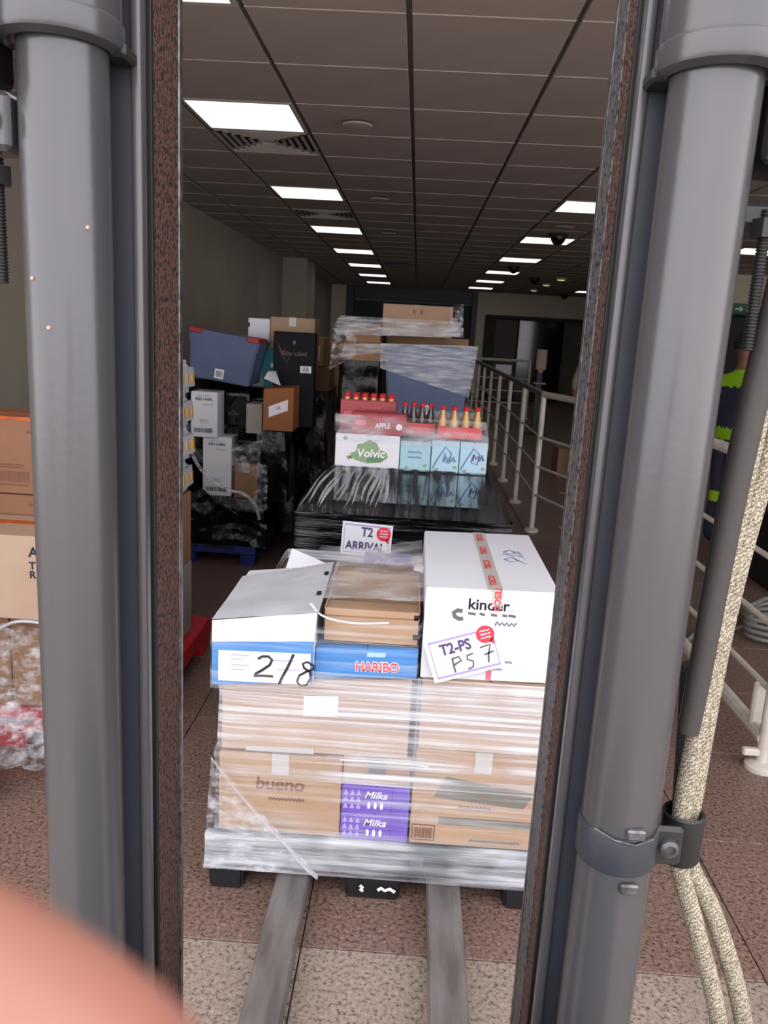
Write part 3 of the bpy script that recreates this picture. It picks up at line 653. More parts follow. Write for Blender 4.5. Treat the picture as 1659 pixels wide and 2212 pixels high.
# papers
def sign(name, label, cx, y, z, w, h, ang, lines, tilt=0.0, bubble=(.5, .5, .02), cat='sign', border=True, hand=None):
    t = thing(name, label, cat, (cx, y, z), (tilt, -ang, 0), 'paper delivery signs')
    obj('sheet', MB().box(-w / 2, w / 2, -.0006, .0006, -h / 2, h / 2), 'paper', t)
    if border:
        for (a, b) in ((h / 2 - .016, h / 2 - .010), (-h / 2 + .008, -h / 2 + .014)):
            obj('border', MB().plate([(-w / 2 + .012, a), (w / 2 - .012, a), (w / 2 - .012, b), (-w / 2 + .012, b)], -.0014, .0006), 'lilac', t)
        for sg in (-1, 1): obj('border', MB().plate([(sg * (w / 2 - .012) - .0012, -h / 2 + .01), (sg * (w / 2 - .012) + .0012, -h / 2 + .01), (sg * (w / 2 - .012) + .0012, h / 2 - .012), (sg * (w / 2 - .012) - .0012, h / 2 - .012)], -.0014, .0006), 'lilac', t)
    for s, sz, x, zz, mt in lines: text('lettering', s, sz, (x, -.0018, zz), mt, t, bold=.03, xs=.82)
    bx_, bz_, br_ = bubble
    bb = obj('speech_bubble', MB().plate([(bx_ + br_ * math.cos(a * PI / 12), bz_ + br_ * math.sin(a * PI / 12)) for a in range(24)], -.0022, .0008).plate([(bx_ + br_ * .2, bz_ - br_ * .9), (bx_ + br_ * .75, bz_ - br_ * 1.35), (bx_ + br_ * .8, bz_ - br_ * .5)], -.0022, .0008), 'red_bubble', t)
    for k in range(3): obj('print_line', MB().stroke([(bx_ - br_ * .55 + q * br_ * .22, bz_ + br_ * (.4 - k * .4) + (br_ * .12 if q % 2 else -.0)) for q in range(6)], br_ * .12, -.003, .0004), 'white_ink', bb)
    if hand:
        for q in hand: obj('marker_writing', MB().stroke(q, .0045, -.002), 'grey_ink', t)
    return t
sign('paper_sign', 'tilted white paper sign reading T2-PS with PS 7 written by hand', .172, 1.994, .788, .192, .124, .33, [('T2-PS', .042, -.018, .022, 'purple_ink')], bubble=(.066, .038, .024),
     hand=[[(-.035, -.045), (-.034, -.005)], [(-.034, -.006), (-.016, -.004), (-.012, -.016), (-.033, -.024)], [(.022, -.005), (.006, -.007), (.004, -.018), (.018, -.026), (.014, -.042), (.0, -.044)], [(.044, .006), (.072, .008), (.062, -.014), (.056, -.040)], [(.05, -.016), (.076, -.012)]])
sign('paper_sign', 'upright white paper sign reading T2 ARRIVAL on the black-wrapped pallet', -.182, 3.672, .640, .236, .158, -.045, [('T2', .062, -.0, .034, 'purple_ink'), ('ARRIVAL', .058, -.004, -.036, 'purple_ink')], bubble=(.078, .034, .034))
# back half of the load
for lab, b, mt in (('brown carton at the back of the first pallet beside its outer edge', (-.48, -.02, 2.66, 3.2, .19, .66), 'kraft_dark'), ('brown carton at the back of the first pallet near the railing side', (.0, .43, 2.68, 3.2, .19, .66), 'kraft'),
                   ('low brown carton lying behind the open brown carton', (-.215, .05, 2.505, 2.64, .694, .79), 'kraft'),):
    carton(lab, *b, mt, 'tape_clear')
c, w, d, h = carton('flat purple chocolate carton lying on the back of the first pallet', -.155, .03, 2.80, 3.1, .664, .742, 'purple', None, group='purple chocolate cartons')
text('lettering', 'Milka', .03, (.01, -d - .002, .05), 'white_ink', c, shear=.3); text('lettering', 'Milka', .05, (.0, .0, h + .001), 'white_ink', c, rot=(0, 0, 0), shear=.3)
for nm, lab, P in (('paper_sheet', 'loose printed white paper sheet propped on the back cartons', ((-.44, 2.84, .70), (-.27, 2.86, .70), (-.275, 2.90, .735), (-.42, 2.90, .79))),):
    o = obj(nm, MB().sheet(*P, 6, 6, .003, 12, 2), 'paper'); sm = o.modifiers.new('thickness', 'SOLIDIFY'); sm.thickness = .0008
    tag(o, lab, 'paper')
    obj('print_line', MB().plate([(-.40, .725), (-.31, .716), (-.31, .724), (-.40, .733)], 2.868), 'lilac', o)

# stretch film round the first load
def film_thing(name, label, parts, loc=(0, 0, 0), group=None):
    t = thing(name, label, 'film', loc, group=group)
    for nm, mb, mt in parts:
        obj(nm, mb, mt, t, True)
    return t
def lv(zs, f): return [(z,) + tuple(f(z)) for z in zs]
def interp(tab):
    def f(z):
        for a, b in zip(tab, tab[1:]):
            if a[0] <= z <= b[0]:
                t = (z - a[0]) / (b[0] - a[0]); return [a[i] + (b[i] - a[i]) * t for i in range(1, 5)]
        return list(tab[-1][1:])
    return f
T1 = [(.20, -.497, .455, 2.018, 3.235), (.40, -.493, .454, 2.018, 3.23), (.43, -.502, .454, 2.016, 3.23), (.47, -.488, .452, 2.016, 3.23), (.62, -.486, .448, 2.016, 3.22), (.70, -.486, .447, 2.012, 3.22)]
T0 = [(.082, -.521, .455, 2.008, 3.235), (.19, -.521, .455, 2.008, 3.235), (.205, -.512, .455, 2.012, 3.235)]
T2 = [(.668, -.503, .058, 1.988, 2.495), (.80, -.503, .058, 1.987, 2.495), (.838, -.501, .058, 1.988, 2.49)]
rope = MB().tube(pathpts([(-.497, 2.005, .43), (-.44, 1.996, .36), (-.36, 1.992, .27), (-.28, 1.990, .185), (-.225, 1.990, .12), (-.19, 1.992, .088)]), [.003 + .00013 * i for i in range(41)], 8, flat=.5)
tri = MB().sheet((-.517, 2.000, .085), (-.19, 1.996, .095), (-.495, 2.003, .43), (-.497, 2.003, .43), 14, 16, .004, 14, 5)
upper_wrap = MB().shell(lv([.668 + .0154 * i for i in range(12)], interp(T2)), 20, .002, (3, 3, 30), 3)
for v_ in upper_wrap.bm.verts: v_.co.z += .09 * (v_.co.x + .217)      # follows the sagging layer below
film_thing('stretch_film', 'clear stretch film wound in streaks round the first pallet load', [
    ('wrap', MB().shell(lv([.37 + .0165 * i for i in range(21)], interp(T1)), 30, .0045, (2, 2, 26), 1), 'film_clear'),
    ('lower_wrap', MB().shell(lv([.20 + .017 * i for i in range(11)], interp(T1)), 30, .0045, (2, 2, 26), 1), 'film_thin'),
    ('skirt_wrap', MB().shell(lv([.082 + .0123 * i for i in range(11)], interp(T0)), 30, .003, (4, 4, 40), 2), 'film_skirt'),
    ('upper_wrap', upper_wrap, 'film_thin'),
    ('rolled_edge', rope, 'film_pleat'), ('corner_fold', tri, 'film_crisp'),
    ('rolled_edge', MB().tube(pathpts([(-.14, 2.008, .449), (-.05, 2.004, .452), (.05, 2.004, .452), (.10, 2.007, .447)]), .004, 6, flat=.5), 'film_rope'),
    ('rolled_edge', MB().tube(pathpts([(-.24, 2.03, .885), (-.20, 2.0, .862), (-.12, 1.998, .850), (-.03, 2.0, .856)]), .004, 6, flat=.5), 'film_rope'),
    ('loose_web', MB().sheet((-.212, 2.06, .892), (.058, 2.05, .905), (.055, 2.55, .945), (-.205, 2.50, .905), 16, 14, .006, 7, 4, (0, 0, 1), -.006), 'film_web'),
    ('loose_web', MB().sheet((-.34, 2.95, .757), (.05, 2.67, .765), (.055, 2.66, .862), (-.32, 3.0, .785), 16, 10, .010, 6, 8, (0, -1, .3)), 'film_veil')])
t = thing('film_wad', 'small white wad of bunched film stuck beside the white carton', 'film', (.05, 2.45, .87), group='film scraps')
obj('wad', MB().lathe([(.004, -.02), (.018, -.013), (.022, 0), (.016, .014), (.004, .02)], 0, 0, 0, 12), 'paper', t, True)

# ================================================================== second pallet (black wrap, drinks)
pallet('black plastic pallet under the black-wrapped drinks load', -.53, .495, 3.70, 4.90, .15, 'pallet_black')
bsf = film_thing('black_stretch_film', 'black stretch film around the base of the drinks pallet behind the sign', [
    ('wrap', MB().shell(lv([.10 + .026 * i for i in range(26)], interp([(.10, -.540, .505, 3.689, 4.912), (.75, -.533, .500, 3.696, 4.903)])), 30, .006, (3, 3, 22), 4), 'film_black'),
    ('shoulder', MB().shell(lv([.75 + .012 * i for i in range(17)], interp([(.75, -.53, .497, 3.698, 4.9), (.79, -.515, .475, 3.73, 4.88), (.85, -.45, .44, 3.83, 4.8), (.945, -.382, .386, 3.94, 4.7)])), 40, .008, (18, 8, 2), 6), 'film_black_open')])
rp_ = random.Random(4)
for k in range(13):
    u = k / 12 + rp_.uniform(-.03, .03); xb = -.51 + .40 * u; xt = -.378 + .30 * u; f0 = rp_.uniform(0, .25); f1 = rp_.uniform(.75, 1.0)
    L = lambda t, xb=xb, xt=xt: (xb + (xt - xb) * t + .006 * math.sin(7 * t + k), 3.712 + .216 * t - .012 * math.sin(PI * t), .768 + .172 * t + .012 * math.sin(PI * t))
    wd = rp_.uniform(.004, .010)
    obj('pleat', MB().tube([L(f0 + (f1 - f0) * q / 8) for q in range(9)], [.0012 + wd * math.sin(PI * q / 8) for q in range(9)], 6, flat=.35), 'film_pleat', bsf, True)
def drinks_carton(label, x0, x1, y0, y1, z0, z1, mat):
    return carton(label, x0, x1, y0, y1, z0, z1, mat, None)
for k, z0 in enumerate((.76, .93)):
    lay = 'under the dark film' if k == 0 else 'above the dark film'
    c, w, d, h = drinks_carton('white water carton with a green Volvic emblem, %s' % lay if False else 'white water carton with a green mountain emblem, %s' % lay, -.374, -.056, 3.955, 4.35, z0, z0 + .168, 'white_card')
    obj('emblem', MB().plate([(-.06, .04), (.0, .025), (.07, .032), (.105, .06), (.095, .085), (.06, .098), (.045, .13), (.01, .145), (-.02, .125), (-.05, .118), (-.055, .085), (-.085, .07)], -d - .001), 'green_print', c)
    obj('emblem_shade', MB().plate([(.0, .03), (.065, .035), (.095, .06), (.04, .07), (.0, .05)], -d - .0016), 'green_dark', c)
    text('lettering', 'Volvic', .056, (.018, -d - .0024, .075), 'white_ink', c, bold=.02, shear=.1)
    for (x, z) in ((-.11, .145), (-.09, .05), (-.075, .055)): obj('leaf_print', MB().plate([(x - .014, z), (x, z - .012), (x + .014, z), (x, z + .014)], -d - .0012), 'green_print', c)
    for q, (xa, xb, nm) in enumerate(((-.052, .098, 'nearest the white carton'), (.102, .238, 'in the middle'), (.242, .376, 'at the railing side'))):
        c, w, d, h = drinks_carton('pale blue drinks carton %s, %s' % (nm, lay), xa, xb, 3.955, 4.35, z0, z0 + .160 - .004 * (q == 0) * 3, ('teal_print', 'sky_print', 'sky_print')[q])
        if q == 0: [scribble(c, -.035, .03, -d - .002, z_, .014, 'blue_ink', 'lettering', 3) for z_ in (.095, .07)]
        else:
            obj('print_panel', MB().plate([(-.05, .03), (.01, .02), (.035, .14), (-.045, .15)], -d - .001), 'pale_blue', c)
            obj('print_swirl', MB().stroke([(-.06, .02), (-.03, .08), (.0, .13), (.03, .10), (.02, .05), (-.01, .06), (.0, .10)], .006, -d - .002), 'blue_ink', c)
            scribble(c, -.005, .05, -d - .003, .07 if q == 1 else .085, .032, 'purple_ink' if q == 2 else 'blue_ink', 'lettering', q)
        for (x, z) in ((.05, .03), (-.04, .015)): obj('leaf_print', MB().plate([(x - .012, z), (x, z - .008), (x + .012, z + .004), (x, z + .01)], -d - .003), 'green_print', c)
# base goods under the black film
carton('dark carton hidden inside the black film of the drinks pallet', -.50, .47, 3.75, 4.85, .152, .752, 'navy_card', None)
# red apple drink packs
def apple_pack(label, x0, x1, y0, y1, z0, z1, caps):
    c, w, d, h = carton(label, x0, x1, y0, y1, z0, z1, 'red_pack', None, group='red apple drink packs', cat='drinks pack', name='drinks_pack')
    text('lettering', 'APPLE', .034, (.02, -d - .002, h * .42), 'white_ink', c, bold=.02, xs=.8); scribble(c, -.03, .06, -d - .002, h * .75, .010, 'pink_ink')
    obj('emblem', MB().plate([(-w + .045 + .028 * math.cos(a * PI / 8), h * .52 + .014 * math.sin(a * PI / 8)) for a in range(16)], -d - .0012), 'pink_ink', c)
    obj('seal', MB().plate([(w - .035 + .016 * math.cos(a * PI / 6), h * .4 + .016 * math.sin(a * PI / 6)) for a in range(12)], -d - .0012), 'paper', c)
    if caps:
        for k in range(6):
            for r_ in range(2):
                bt = obj('bottle_neck', MB().lathe([(.016, -.01), (.014, .004), (.0135, .012)], -w + .03 + k * (2 * w - .06) / 5, -d + .035 + r_ * .08, h, 12), 'glass_amber', c, True)
                obj('cap', MB().lathe([(.0155, .012), (.0165, .014), (.0165, .026), (.014, .029)], -w + .03 + k * (2 * w - .06) / 5, -d + .035 + r_ * .08, h, 14), 'cap_red', bt, True)
    return c
apple_pack('red apple drink pack with six bottle caps showing along its top', -.372, -.086, 4.12, 4.30, 1.10, 1.252, True)
apple_pack('red apple drink pack lying in front of the one with bottle caps', -.300, -.030, 3.965, 4.045, 1.10, 1.205, False)
# bottle packs
bot_me = {}
def bottle(label, x, y, z, glass, group):
    t = thing('bottle', label, 'bottle', (x, y, z), group=group)
    if glass not in bot_me:
        a = obj('glass', MB().lathe([(.0185, .002), (.0205, .006), (.0205, .075), (.017, .098), (.0105, .118), (.0095, .136)], 0, 0, 0, 14), glass, t, True)
        b = obj('cap', MB().lathe([(.0112, .134), (.0125, .136), (.0125, .148), (.010, .151)], 0, 0, 0, 14), 'cap_red', t, True)
        bot_me[glass] = (a.data, b.data)
    else:
        for nm, me in zip(('glass', 'cap'), bot_me[glass]):
            o = bpy.data.objects.new(nm, me); COL.objects.link(o); o.parent = t
for pk, (x0, x1, glass, lab) in enumerate(((-.065, .113, 'glass_cola', 'dark'), (.124, .342, 'glass_amber', 'amber'))):
    t = thing('bottle_carrier', 'red cardboard carrier holding the %s glass bottles' % lab, 'carrier', ((x0 + x1) / 2, 4.03 + .085 * (pk == 0), 1.10)); w = (x1 - x0) / 2
    obj('tray', MB().box(-w, w, -.062, -.058, 0, .058, .001).box(-w, w, .058, .062, 0, .058, .001).box(-w, -w + .003, -.058, .058, 0, .058).box(w - .003, w, -.058, .058, 0, .058).box(-w, w, -.062, .062, 0, .003), 'red_carrier', t)
    scribble(t, -w * .6, w * .7, -.0635, .03, .018, 'pink_ink', 'lettering', 5)
    nb = 4
    for k in range(nb):
        for r_ in range(2):
            xx = x0 + .0235 + k * ((x1 - x0) - .047) / 3
            bottle('%s glass bottle with a red cap in the carrier, %s row' % (lab, ('front', 'back')[r_]), xx, 4.03 + .085 * (pk == 0) - .03 + r_ * .058, 1.1035, glass, '%s bottles in the red carrier' % lab)
film_thing('stretch_film', 'thin clear film over the bottles and red packs of the drinks pallet', [
    ('wrap', MB().shell(lv([1.06 + .012 * i for i in range(12)], interp([(1.06, -.378, .384, 3.944, 4.42), (1.10, -.38, .382, 3.944, 4.42), (1.20, -.385, .36, 3.955, 4.42)])), 26, .004, (6, 6, 14), 9), 'film_veil')])

# ================================================================== third pallet (totes and cartons)
pallet('black plastic pallet under the tallest wrapped stack', -.50, .43, 5.45, 6.65, .15, 'pallet_black')
film_thing('black_stretch_film', 'black crinkled film around the tallest stack behind the drinks pallet', [
    ('wrap', MB().shell(lv([.10 + .0353 * i for i in range(28)], lambda z: (-.519, .449, 5.431, 6.67)), 28, .011, (5, 5, 9), 11, cap=True), 'film_black'),
    ('upper_wrap', MB().shell(lv([1.05 + .0317 * i for i in range(12)], lambda z: (-.515, -.245, 5.45, 6.1)), 14, .011, (6, 6, 12), 12, cap=True), 'film_black_crisp')])
def tote(label, cx, y0, y1, z0, w0, w1, h, rot=(0, 0, 0), red=False):
    t = thing('storage_tote', label, 'tote', (cx, (y0 + y1) / 2, z0), rot, 'blue storage totes'); d = (y1 - y0) / 2
    obj('body', MB().taper((-w0, w0, -d * .88, d * .88), (-w1 * .94, w1 * .94, -d * .95, d * .95), 0, h * .80, .012), 'tote_blue', t)
    obj('base_band', MB().taper((-w0 - .004, w0 + .004, -d * .88 - .004, d * .88 + .004), (-w0 - .007, w0 + .007, -d * .89 - .004, d * .89 + .004), .004, h * .2, .006), 'tote_blue', t)
    obj('rim', MB().taper((-w1 * .955, w1 * .955, -d * .96, d * .96), (-w1, w1, -d, d), h * .72, h, .010), 'tote_blue', t)
    for sg in (-1, 1): obj('lid_half', MB().box(min(0, sg * (w1 - .012)), max(0, sg * (w1 - .012)), -d + .012, d - .012, h - .006, h + .008, .003), 'tote_blue', t)
    lb = obj('label', MB().plate([(-.03, .02), (.03, .02), (.03, .08), (-.03, .08)], -d * .9 - .012), 'paper', t)
    obj('barcode', barcode(MB(), -.022, .022, -d * .9 - .0132, .03, .07, 10, 3), 'grey_ink', lb)
    if red:
        for sg in (-1, 1): obj('seal_clip', MB().box(min(sg * (w1 - .085), sg * (w1 - .005)), max(sg * (w1 - .085), sg * (w1 - .005)), -d - .004, d * .2, h - .018, h + .016, .005), 'tote_red', t)
    return t
tote('blue storage tote half covered in film on the tallest stack', .078, 5.40, 5.82, 1.053, .250, .298, .455)
C3 = [('brown carton beside the filmed tote on the tallest stack', (-.486, -.227, 5.43, 5.85, 1.399, 1.512), 'kraft_dark'), ('long brown carton behind and above the filmed tote', (-.22, .362, 5.86, 6.3, 1.308, 1.572), 'kraft_dark'),
      ('small brown carton under the loose film on the tallest stack', (-.48, -.25, 5.50, 5.84, 1.513, 1.64), 'kraft_dark'), ('topmost brown carton crowning the tallest stack', (-.245, .226, 5.60, 6.05, 1.573, 1.78), 'kraft')]
for lab, b, mt in C3:
    c, w, d, h = carton(lab, *b, mt, 'tape_clear', tapefront=False)
    if 'topmost' in lab:
        for q in (-.03, .02): obj('handling_mark', MB().plate([(q, h - .06), (q + .012, h - .06), (q + .012, h - .03), (q, h - .03)], -d - .001), 'brown_ink', c)
carton('plain brown carton supporting the long carton at the back of the tallest stack', -.22, .36, 5.86, 6.4, 1.053, 1.307, 'kraft_dark')
film_thing('stretch_film', 'loose crumpled clear film draped round the top cartons and tote of the tallest stack', [
    ('tote_wrap', MB().sheet((-.235, 5.385, 1.36), (.36, 5.388, 1.20), (.395, 5.375, 1.535), (-.24, 5.375, 1.52), 34, 18, .012, 12, 3), 'film_tote'),
    ('band', MB().sheet((-.53, 5.40, 1.56), (.30, 5.50, 1.585), (.30, 5.52, 1.645), (-.56, 5.40, 1.60), 30, 8, .02, 11, 5), 'film_bunch'),
    ('wrap', MB().shell(lv([1.585 + .0165 * i for i in range(7)], interp([(1.585, -.545, .285, 5.445, 6.12), (1.64, -.555, .285, 5.445, 6.12), (1.69, -.52, .285, 5.47, 6.12)])), 26, .026, (9, 9, 12), 6), 'film_bunch'),
    ('ragged_end', MB().sheet((-.57, 5.40, 1.33), (-.40, 5.385, 1.43), (-.40, 5.385, 1.58), (-.55, 5.39, 1.60), 10, 10, .026, 11, 7), 'film_crisp'),
    ('ragged_end', MB().sheet((.22, 5.55, 1.59), (.30, 5.56, 1.59), (.29, 5.56, 1.80), (.20, 5.555, 1.78), 8, 12, .022, 12, 8), 'film_crisp'),
    ('front_band', MB().sheet((-.49, 5.41, 1.42), (-.22, 5.405, 1.46), (-.2, 5.40, 1.52), (-.49, 5.405, 1.50), 14, 8, .012, 12, 8), 'film_bunch')])

# ================================================================== stacks along the left wall
pallet('red plastic pallet under the brown cartons by the left wall', -1.95, -.95, 2.70, 3.80, .157, 'pallet_red', group='red plastic pallets')
for lab, b, mt, tp_ in (('yellowish carton at the foot of the left wall stack, half under crumpled film', (-1.93, -1.43, 2.74, 3.15, .16, .545), 'kraft_dark', 'tape_clear'), ('second yellowish carton at the foot of the left wall stack', (-1.425, -1.01, 2.74, 3.15, .16, .545), 'kraft_dark', 'tape_clear'),
                   ('greyish carton low on the far corner of the red pallet', (-1.45, -1.0, 3.17, 3.63, .16, .50), 'grey_card', 'tape_clear'), ('brown carton with orange tape under the shrink-wrapped packs', (-1.45, -1.0, 3.20, 3.62, .504, .835), 'kraft_orange', 'tape_orange')):
    c, w, d, h = carton(lab, *b, mt, tp_)
    if tp_ == 'tape_orange': obj('side_tape', MB().box(w - .001, w + .0015, -.10, -.04, .01, h), 'tape_orange', c)
c, w, d, h = carton('pale carton with large black letters set forward on the left wall stack', -1.62, -1.03, 2.62, 2.98, .55, .852, 'kraft_pale', 'tape_orange', seam='x')
for k, (s, z) in enumerate((('A', .245), ('T', .197), ('R', .165))): text('lettering', s, .05 if k == 0 else .038, (.040, -d - .0015, z), 'black_ink', c, bold=.02, align='LEFT')
obj('dot_mark', MB().plate([(.075, .082), (.080, .082), (.080, .087), (.075, .087)], -d - .001), 'black_ink', c)
for k, (z0, z1) in enumerate(((.853, .930), (.934, 1.222))):
    c, w, d, h = carton('orange-brown carton %s' % ('squeezed under the barcoded one on the left wall stack' if k == 0 else 'with a barcode and orange tape on top of the left wall stack'), -1.86, -1.26, 2.90, 3.15, z0, z1, 'kraft_orange', 'tape_orange' if k else None, seam='x')
    scribble(c, .15, .285, -d - .0015, h - .055 + .02 * (k == 0), .012, 'brown_ink')
    if k:
        obj('barcode', barcode(MB(), .02, .155, -d - .001, .045, .085, 26, 5), 'brown_ink', c)
        scribble(c, .025, .15, -d - .0015, .034, .006, 'brown_ink'); scribble(c, .03, .13, -d - .0015, .100, .006, 'brown_ink'); scribble(c, .03, .135, -d - .0015, .110, .006, 'brown_ink')
        obj('tape_edge', MB().plate([(-w, h - .012), (w, h - .012), (w, h), (-w, h)], -d - .0015), 'tape_orange', c)
sw = None
for k in range(4):
    z0 = .84 + k * .148
    t = thing('shrink_pack', 'grey shrink-wrapped pack, %s of the four stacked at the corner of the red pallet' % ('lowest', 'second lowest', 'second highest', 'highest')[k], 'drinks pack', (-1.115, 3.50, z0), (0, 0, (.04, -.05, .03, -.02)[k]), 'shrink-wrapped packs')
    obj('wrap', MB().taper((-.13, .13, -.16, .16), (-.12, .12, -.15, .15), 0, .144, .03, 3), 'shrink_grey', t, True)
    for q in range(4): obj('label', MB().box(.122, .1285, -.13 + q * .072, -.10 + q * .072, .045, .09, .002), 'label_yellow', t)
film_thing('crumpled_film', 'heap of crumpled clear film hanging over the foot of the left wall stack', [
    ('sheet', MB().sheet((-1.80, 2.56, .03), (-1.10, 2.60, .05), (-1.02, 2.65, .53), (-1.70, 2.66, .50), 34, 26, .045, 13, 2), 'film_crisp'),
    ('sheet', MB().sheet((-1.75, 2.52, .02), (-1.12, 2.55, .03), (-1.10, 2.66, .24), (-1.75, 2.66, .26), 30, 16, .05, 15, 6), 'film_crisp'),
    ('rolled_edge', MB().tube(pathpts([(-1.55, 2.66, .40), (-1.43, 2.64, .49), (-1.33, 2.63, .54), (-1.2, 2.64, .53)]), .016, 8, flat=.4), 'film_rope')])
# blue tub on the floor beside the stack
t = thing('plastic_tub', 'blue plastic tub on the granite floor before the left wall stack', 'tub', (-1.40, 2.34, 0))
obj('tub', MB().lathe([(.085, .0), (.105, .12), (.110, .125), (.110, .135), (.098, .135), (.080, .01)], 0, 0, 0, 28), 'pallet_blue', t, True)
obj('handle', MB().tube(pathpts([(-.105, 0, .12), (-.09, -.07, .15), (0, -.11, .155), (.09, -.07, .15), (.105, 0, .12)]), .004, 8), 'dark_iron', t, True)

pallet('dark blue plastic pallet under the black-wrapped whisky cartons', -1.98, -1.0, 5.20, 6.12, .165, 'pallet_blue')
B = [('white carton lettered RED LABEL standing upright on the black-wrapped stack', (-1.455, -1.28, 5.26, 5.45, .853, 1.150), 'white_card'),
     ('white carton lettered RED LABEL sunk behind the torn black film', (-1.385, -1.192, 5.30, 5.52, .456, .852), 'white_card')]
for lab, b, mt in B:
    c, w, d, h = carton(lab, *b, mt, None, group='white whisky cartons')
    text('lettering', 'RED LABEL', .024, (0, -d - .0015, h - .048), 'black_ink', c, bold=.02, xs=1.0); scribble(c, -.05, .05, -d - .0015, h - .026, .006, 'grey_ink')
    scribble(c, -.01, .06, -d - .0015, h - .083, .008, 'grey_ink')
    obj('barcode', barcode(MB(), -w + .02, w - .03, -d - .001, .03, .06, 20, 9), 'black_ink', c)
    obj('panel', MB().plate([(-.03, .09), (.03, .09), (.03, .12), (-.03, .12)], -d - .0008), 'paper_grey', c)
carton('small brown carton poking out below the torn film beside the sunk white carton', -1.165, -1.01, 5.27, 5.5, .456, .69, 'kraft_dark')
c, w, d, h = carton('orange carton with a slanted white label on the edge of the black-wrapped stack', -.968, -.772, 5.20, 5.46, .930, 1.205, 'orange_card', None, st=.08)
obj('label', MB().plate([(-.062, .085), (.062, .135), (.062, .205), (-.062, .155)], -d - .001), 'paper', c); text('lettering', '18', .032, (0, -d - .003, .145), 'red_ink', c, rot=(PI / 2, -.35, 0))
c, w, d, h = carton('tall black presentation box with copper lettering and a white barcode sticker', -.958, -.680, 5.475, 5.575, .930, 1.56, 'navy_card', None, cat='box', name='gift_box')
text('lettering', 'Blue Label', .042, (.0, -d - .0015, h - .14), 'copper_ink', c); obj('crest', MB().plate([(-.012, h - .07), (.0, h - .085), (.012, h - .07), (.0, h - .05)], -d - .001), 'copper_ink', c)
for q in range(3): obj('line_art', MB().stroke([(-.12 + .012 * k + .01 * q, h - .06 - .022 * k - .03 * q) for k in range(5)] + [(-.06 + .02 * q, h - .10 - .02 * q)], .002, -d - .0012), 'copper_ink', c)
st_ = obj('sticker', MB().plate([(.045, .365), (.118, .365), (.118, .41), (.045, .41)], -d - .001), 'paper', c); obj('barcode', barcode(MB(), .058, .105, -d - .0022, .370, .405, 10, 4), 'grey_ink', st_)
t = thing('gift_bag', 'teal paper gift bag wedged between the tilted tote and the black box', 'bag', (-.985, 5.67, 1.172))
obj('bag', MB().taper((-.065, .055, -.04, .04), (-.075, .055, -.045, .045), 0, .27, .006), 'teal_bag', t); obj('label', MB().plate([(-.015, .14), (.012, .14), (.012, .17), (-.015, .17)], -.046), 'paper', t)
obj('handle', MB().tube(pathpts([(-.04, -.03, .268), (-.03, -.03, .31), (.0, -.03, .31), (.015, -.03, .268)]), .003, 6), 'teal_bag', t, True)
o = obj('paper_sheet', MB().sheet((-.985, 5.30, 1.255), (-.86, 5.22, 1.22), (-.90, 5.26, 1.31), (-.965, 5.33, 1.30), 8, 8, .012, 10, 3), 'paper'); sm = o.modifiers.new('thickness', 'SOLIDIFY'); sm.thickness = .001
tag(o, 'curled white paper sheet lying on the black film before the black box', 'paper')
carton('brown carton standing behind the black presentation box', -1.03, -.72, 5.74, 6.02, 1.171, 1.655, 'kraft', 'tape_clear')
c, w, d, h = carton('white carton with a black corner behind the tilted tote', -1.185, -1.035, 5.74, 6.0, 1.171, 1.638, 'white_card', None); obj('corner_mark', MB().plate([(-w, h - .06), (-w + .012, h - .06), (-w + .012, h - .03), (-w, h - .03)], -d - .001), 'black_ink', c)
tote('blue storage tote with red seal clips tilted on the black-wrapped stack', -1.275, 5.24, 5.62, 1.222, .195, .232, .30, (0, .13, 0), True)
carton('white tray carton half buried in black film beside the orange carton', -1.09, -.985, 5.26, 5.46, .896, 1.09, 'grey_card', None)
def blob(x0, x1, y0, y1, z0, z1, seed, amp=.05): return MB().shell(lv([z0 + (z1 - z0) * i / 20 for i in range(21)], lambda z: (x0 + .03 * math.sin(z * 5), x1 - .06 * max(0, (z - z0) / (z1 - z0) - .5), y0 + .10 * max(0, (z - z0) / (z1 - z0) - .7), y1)), 26, amp, (5, 5, 5), seed, cap=True)
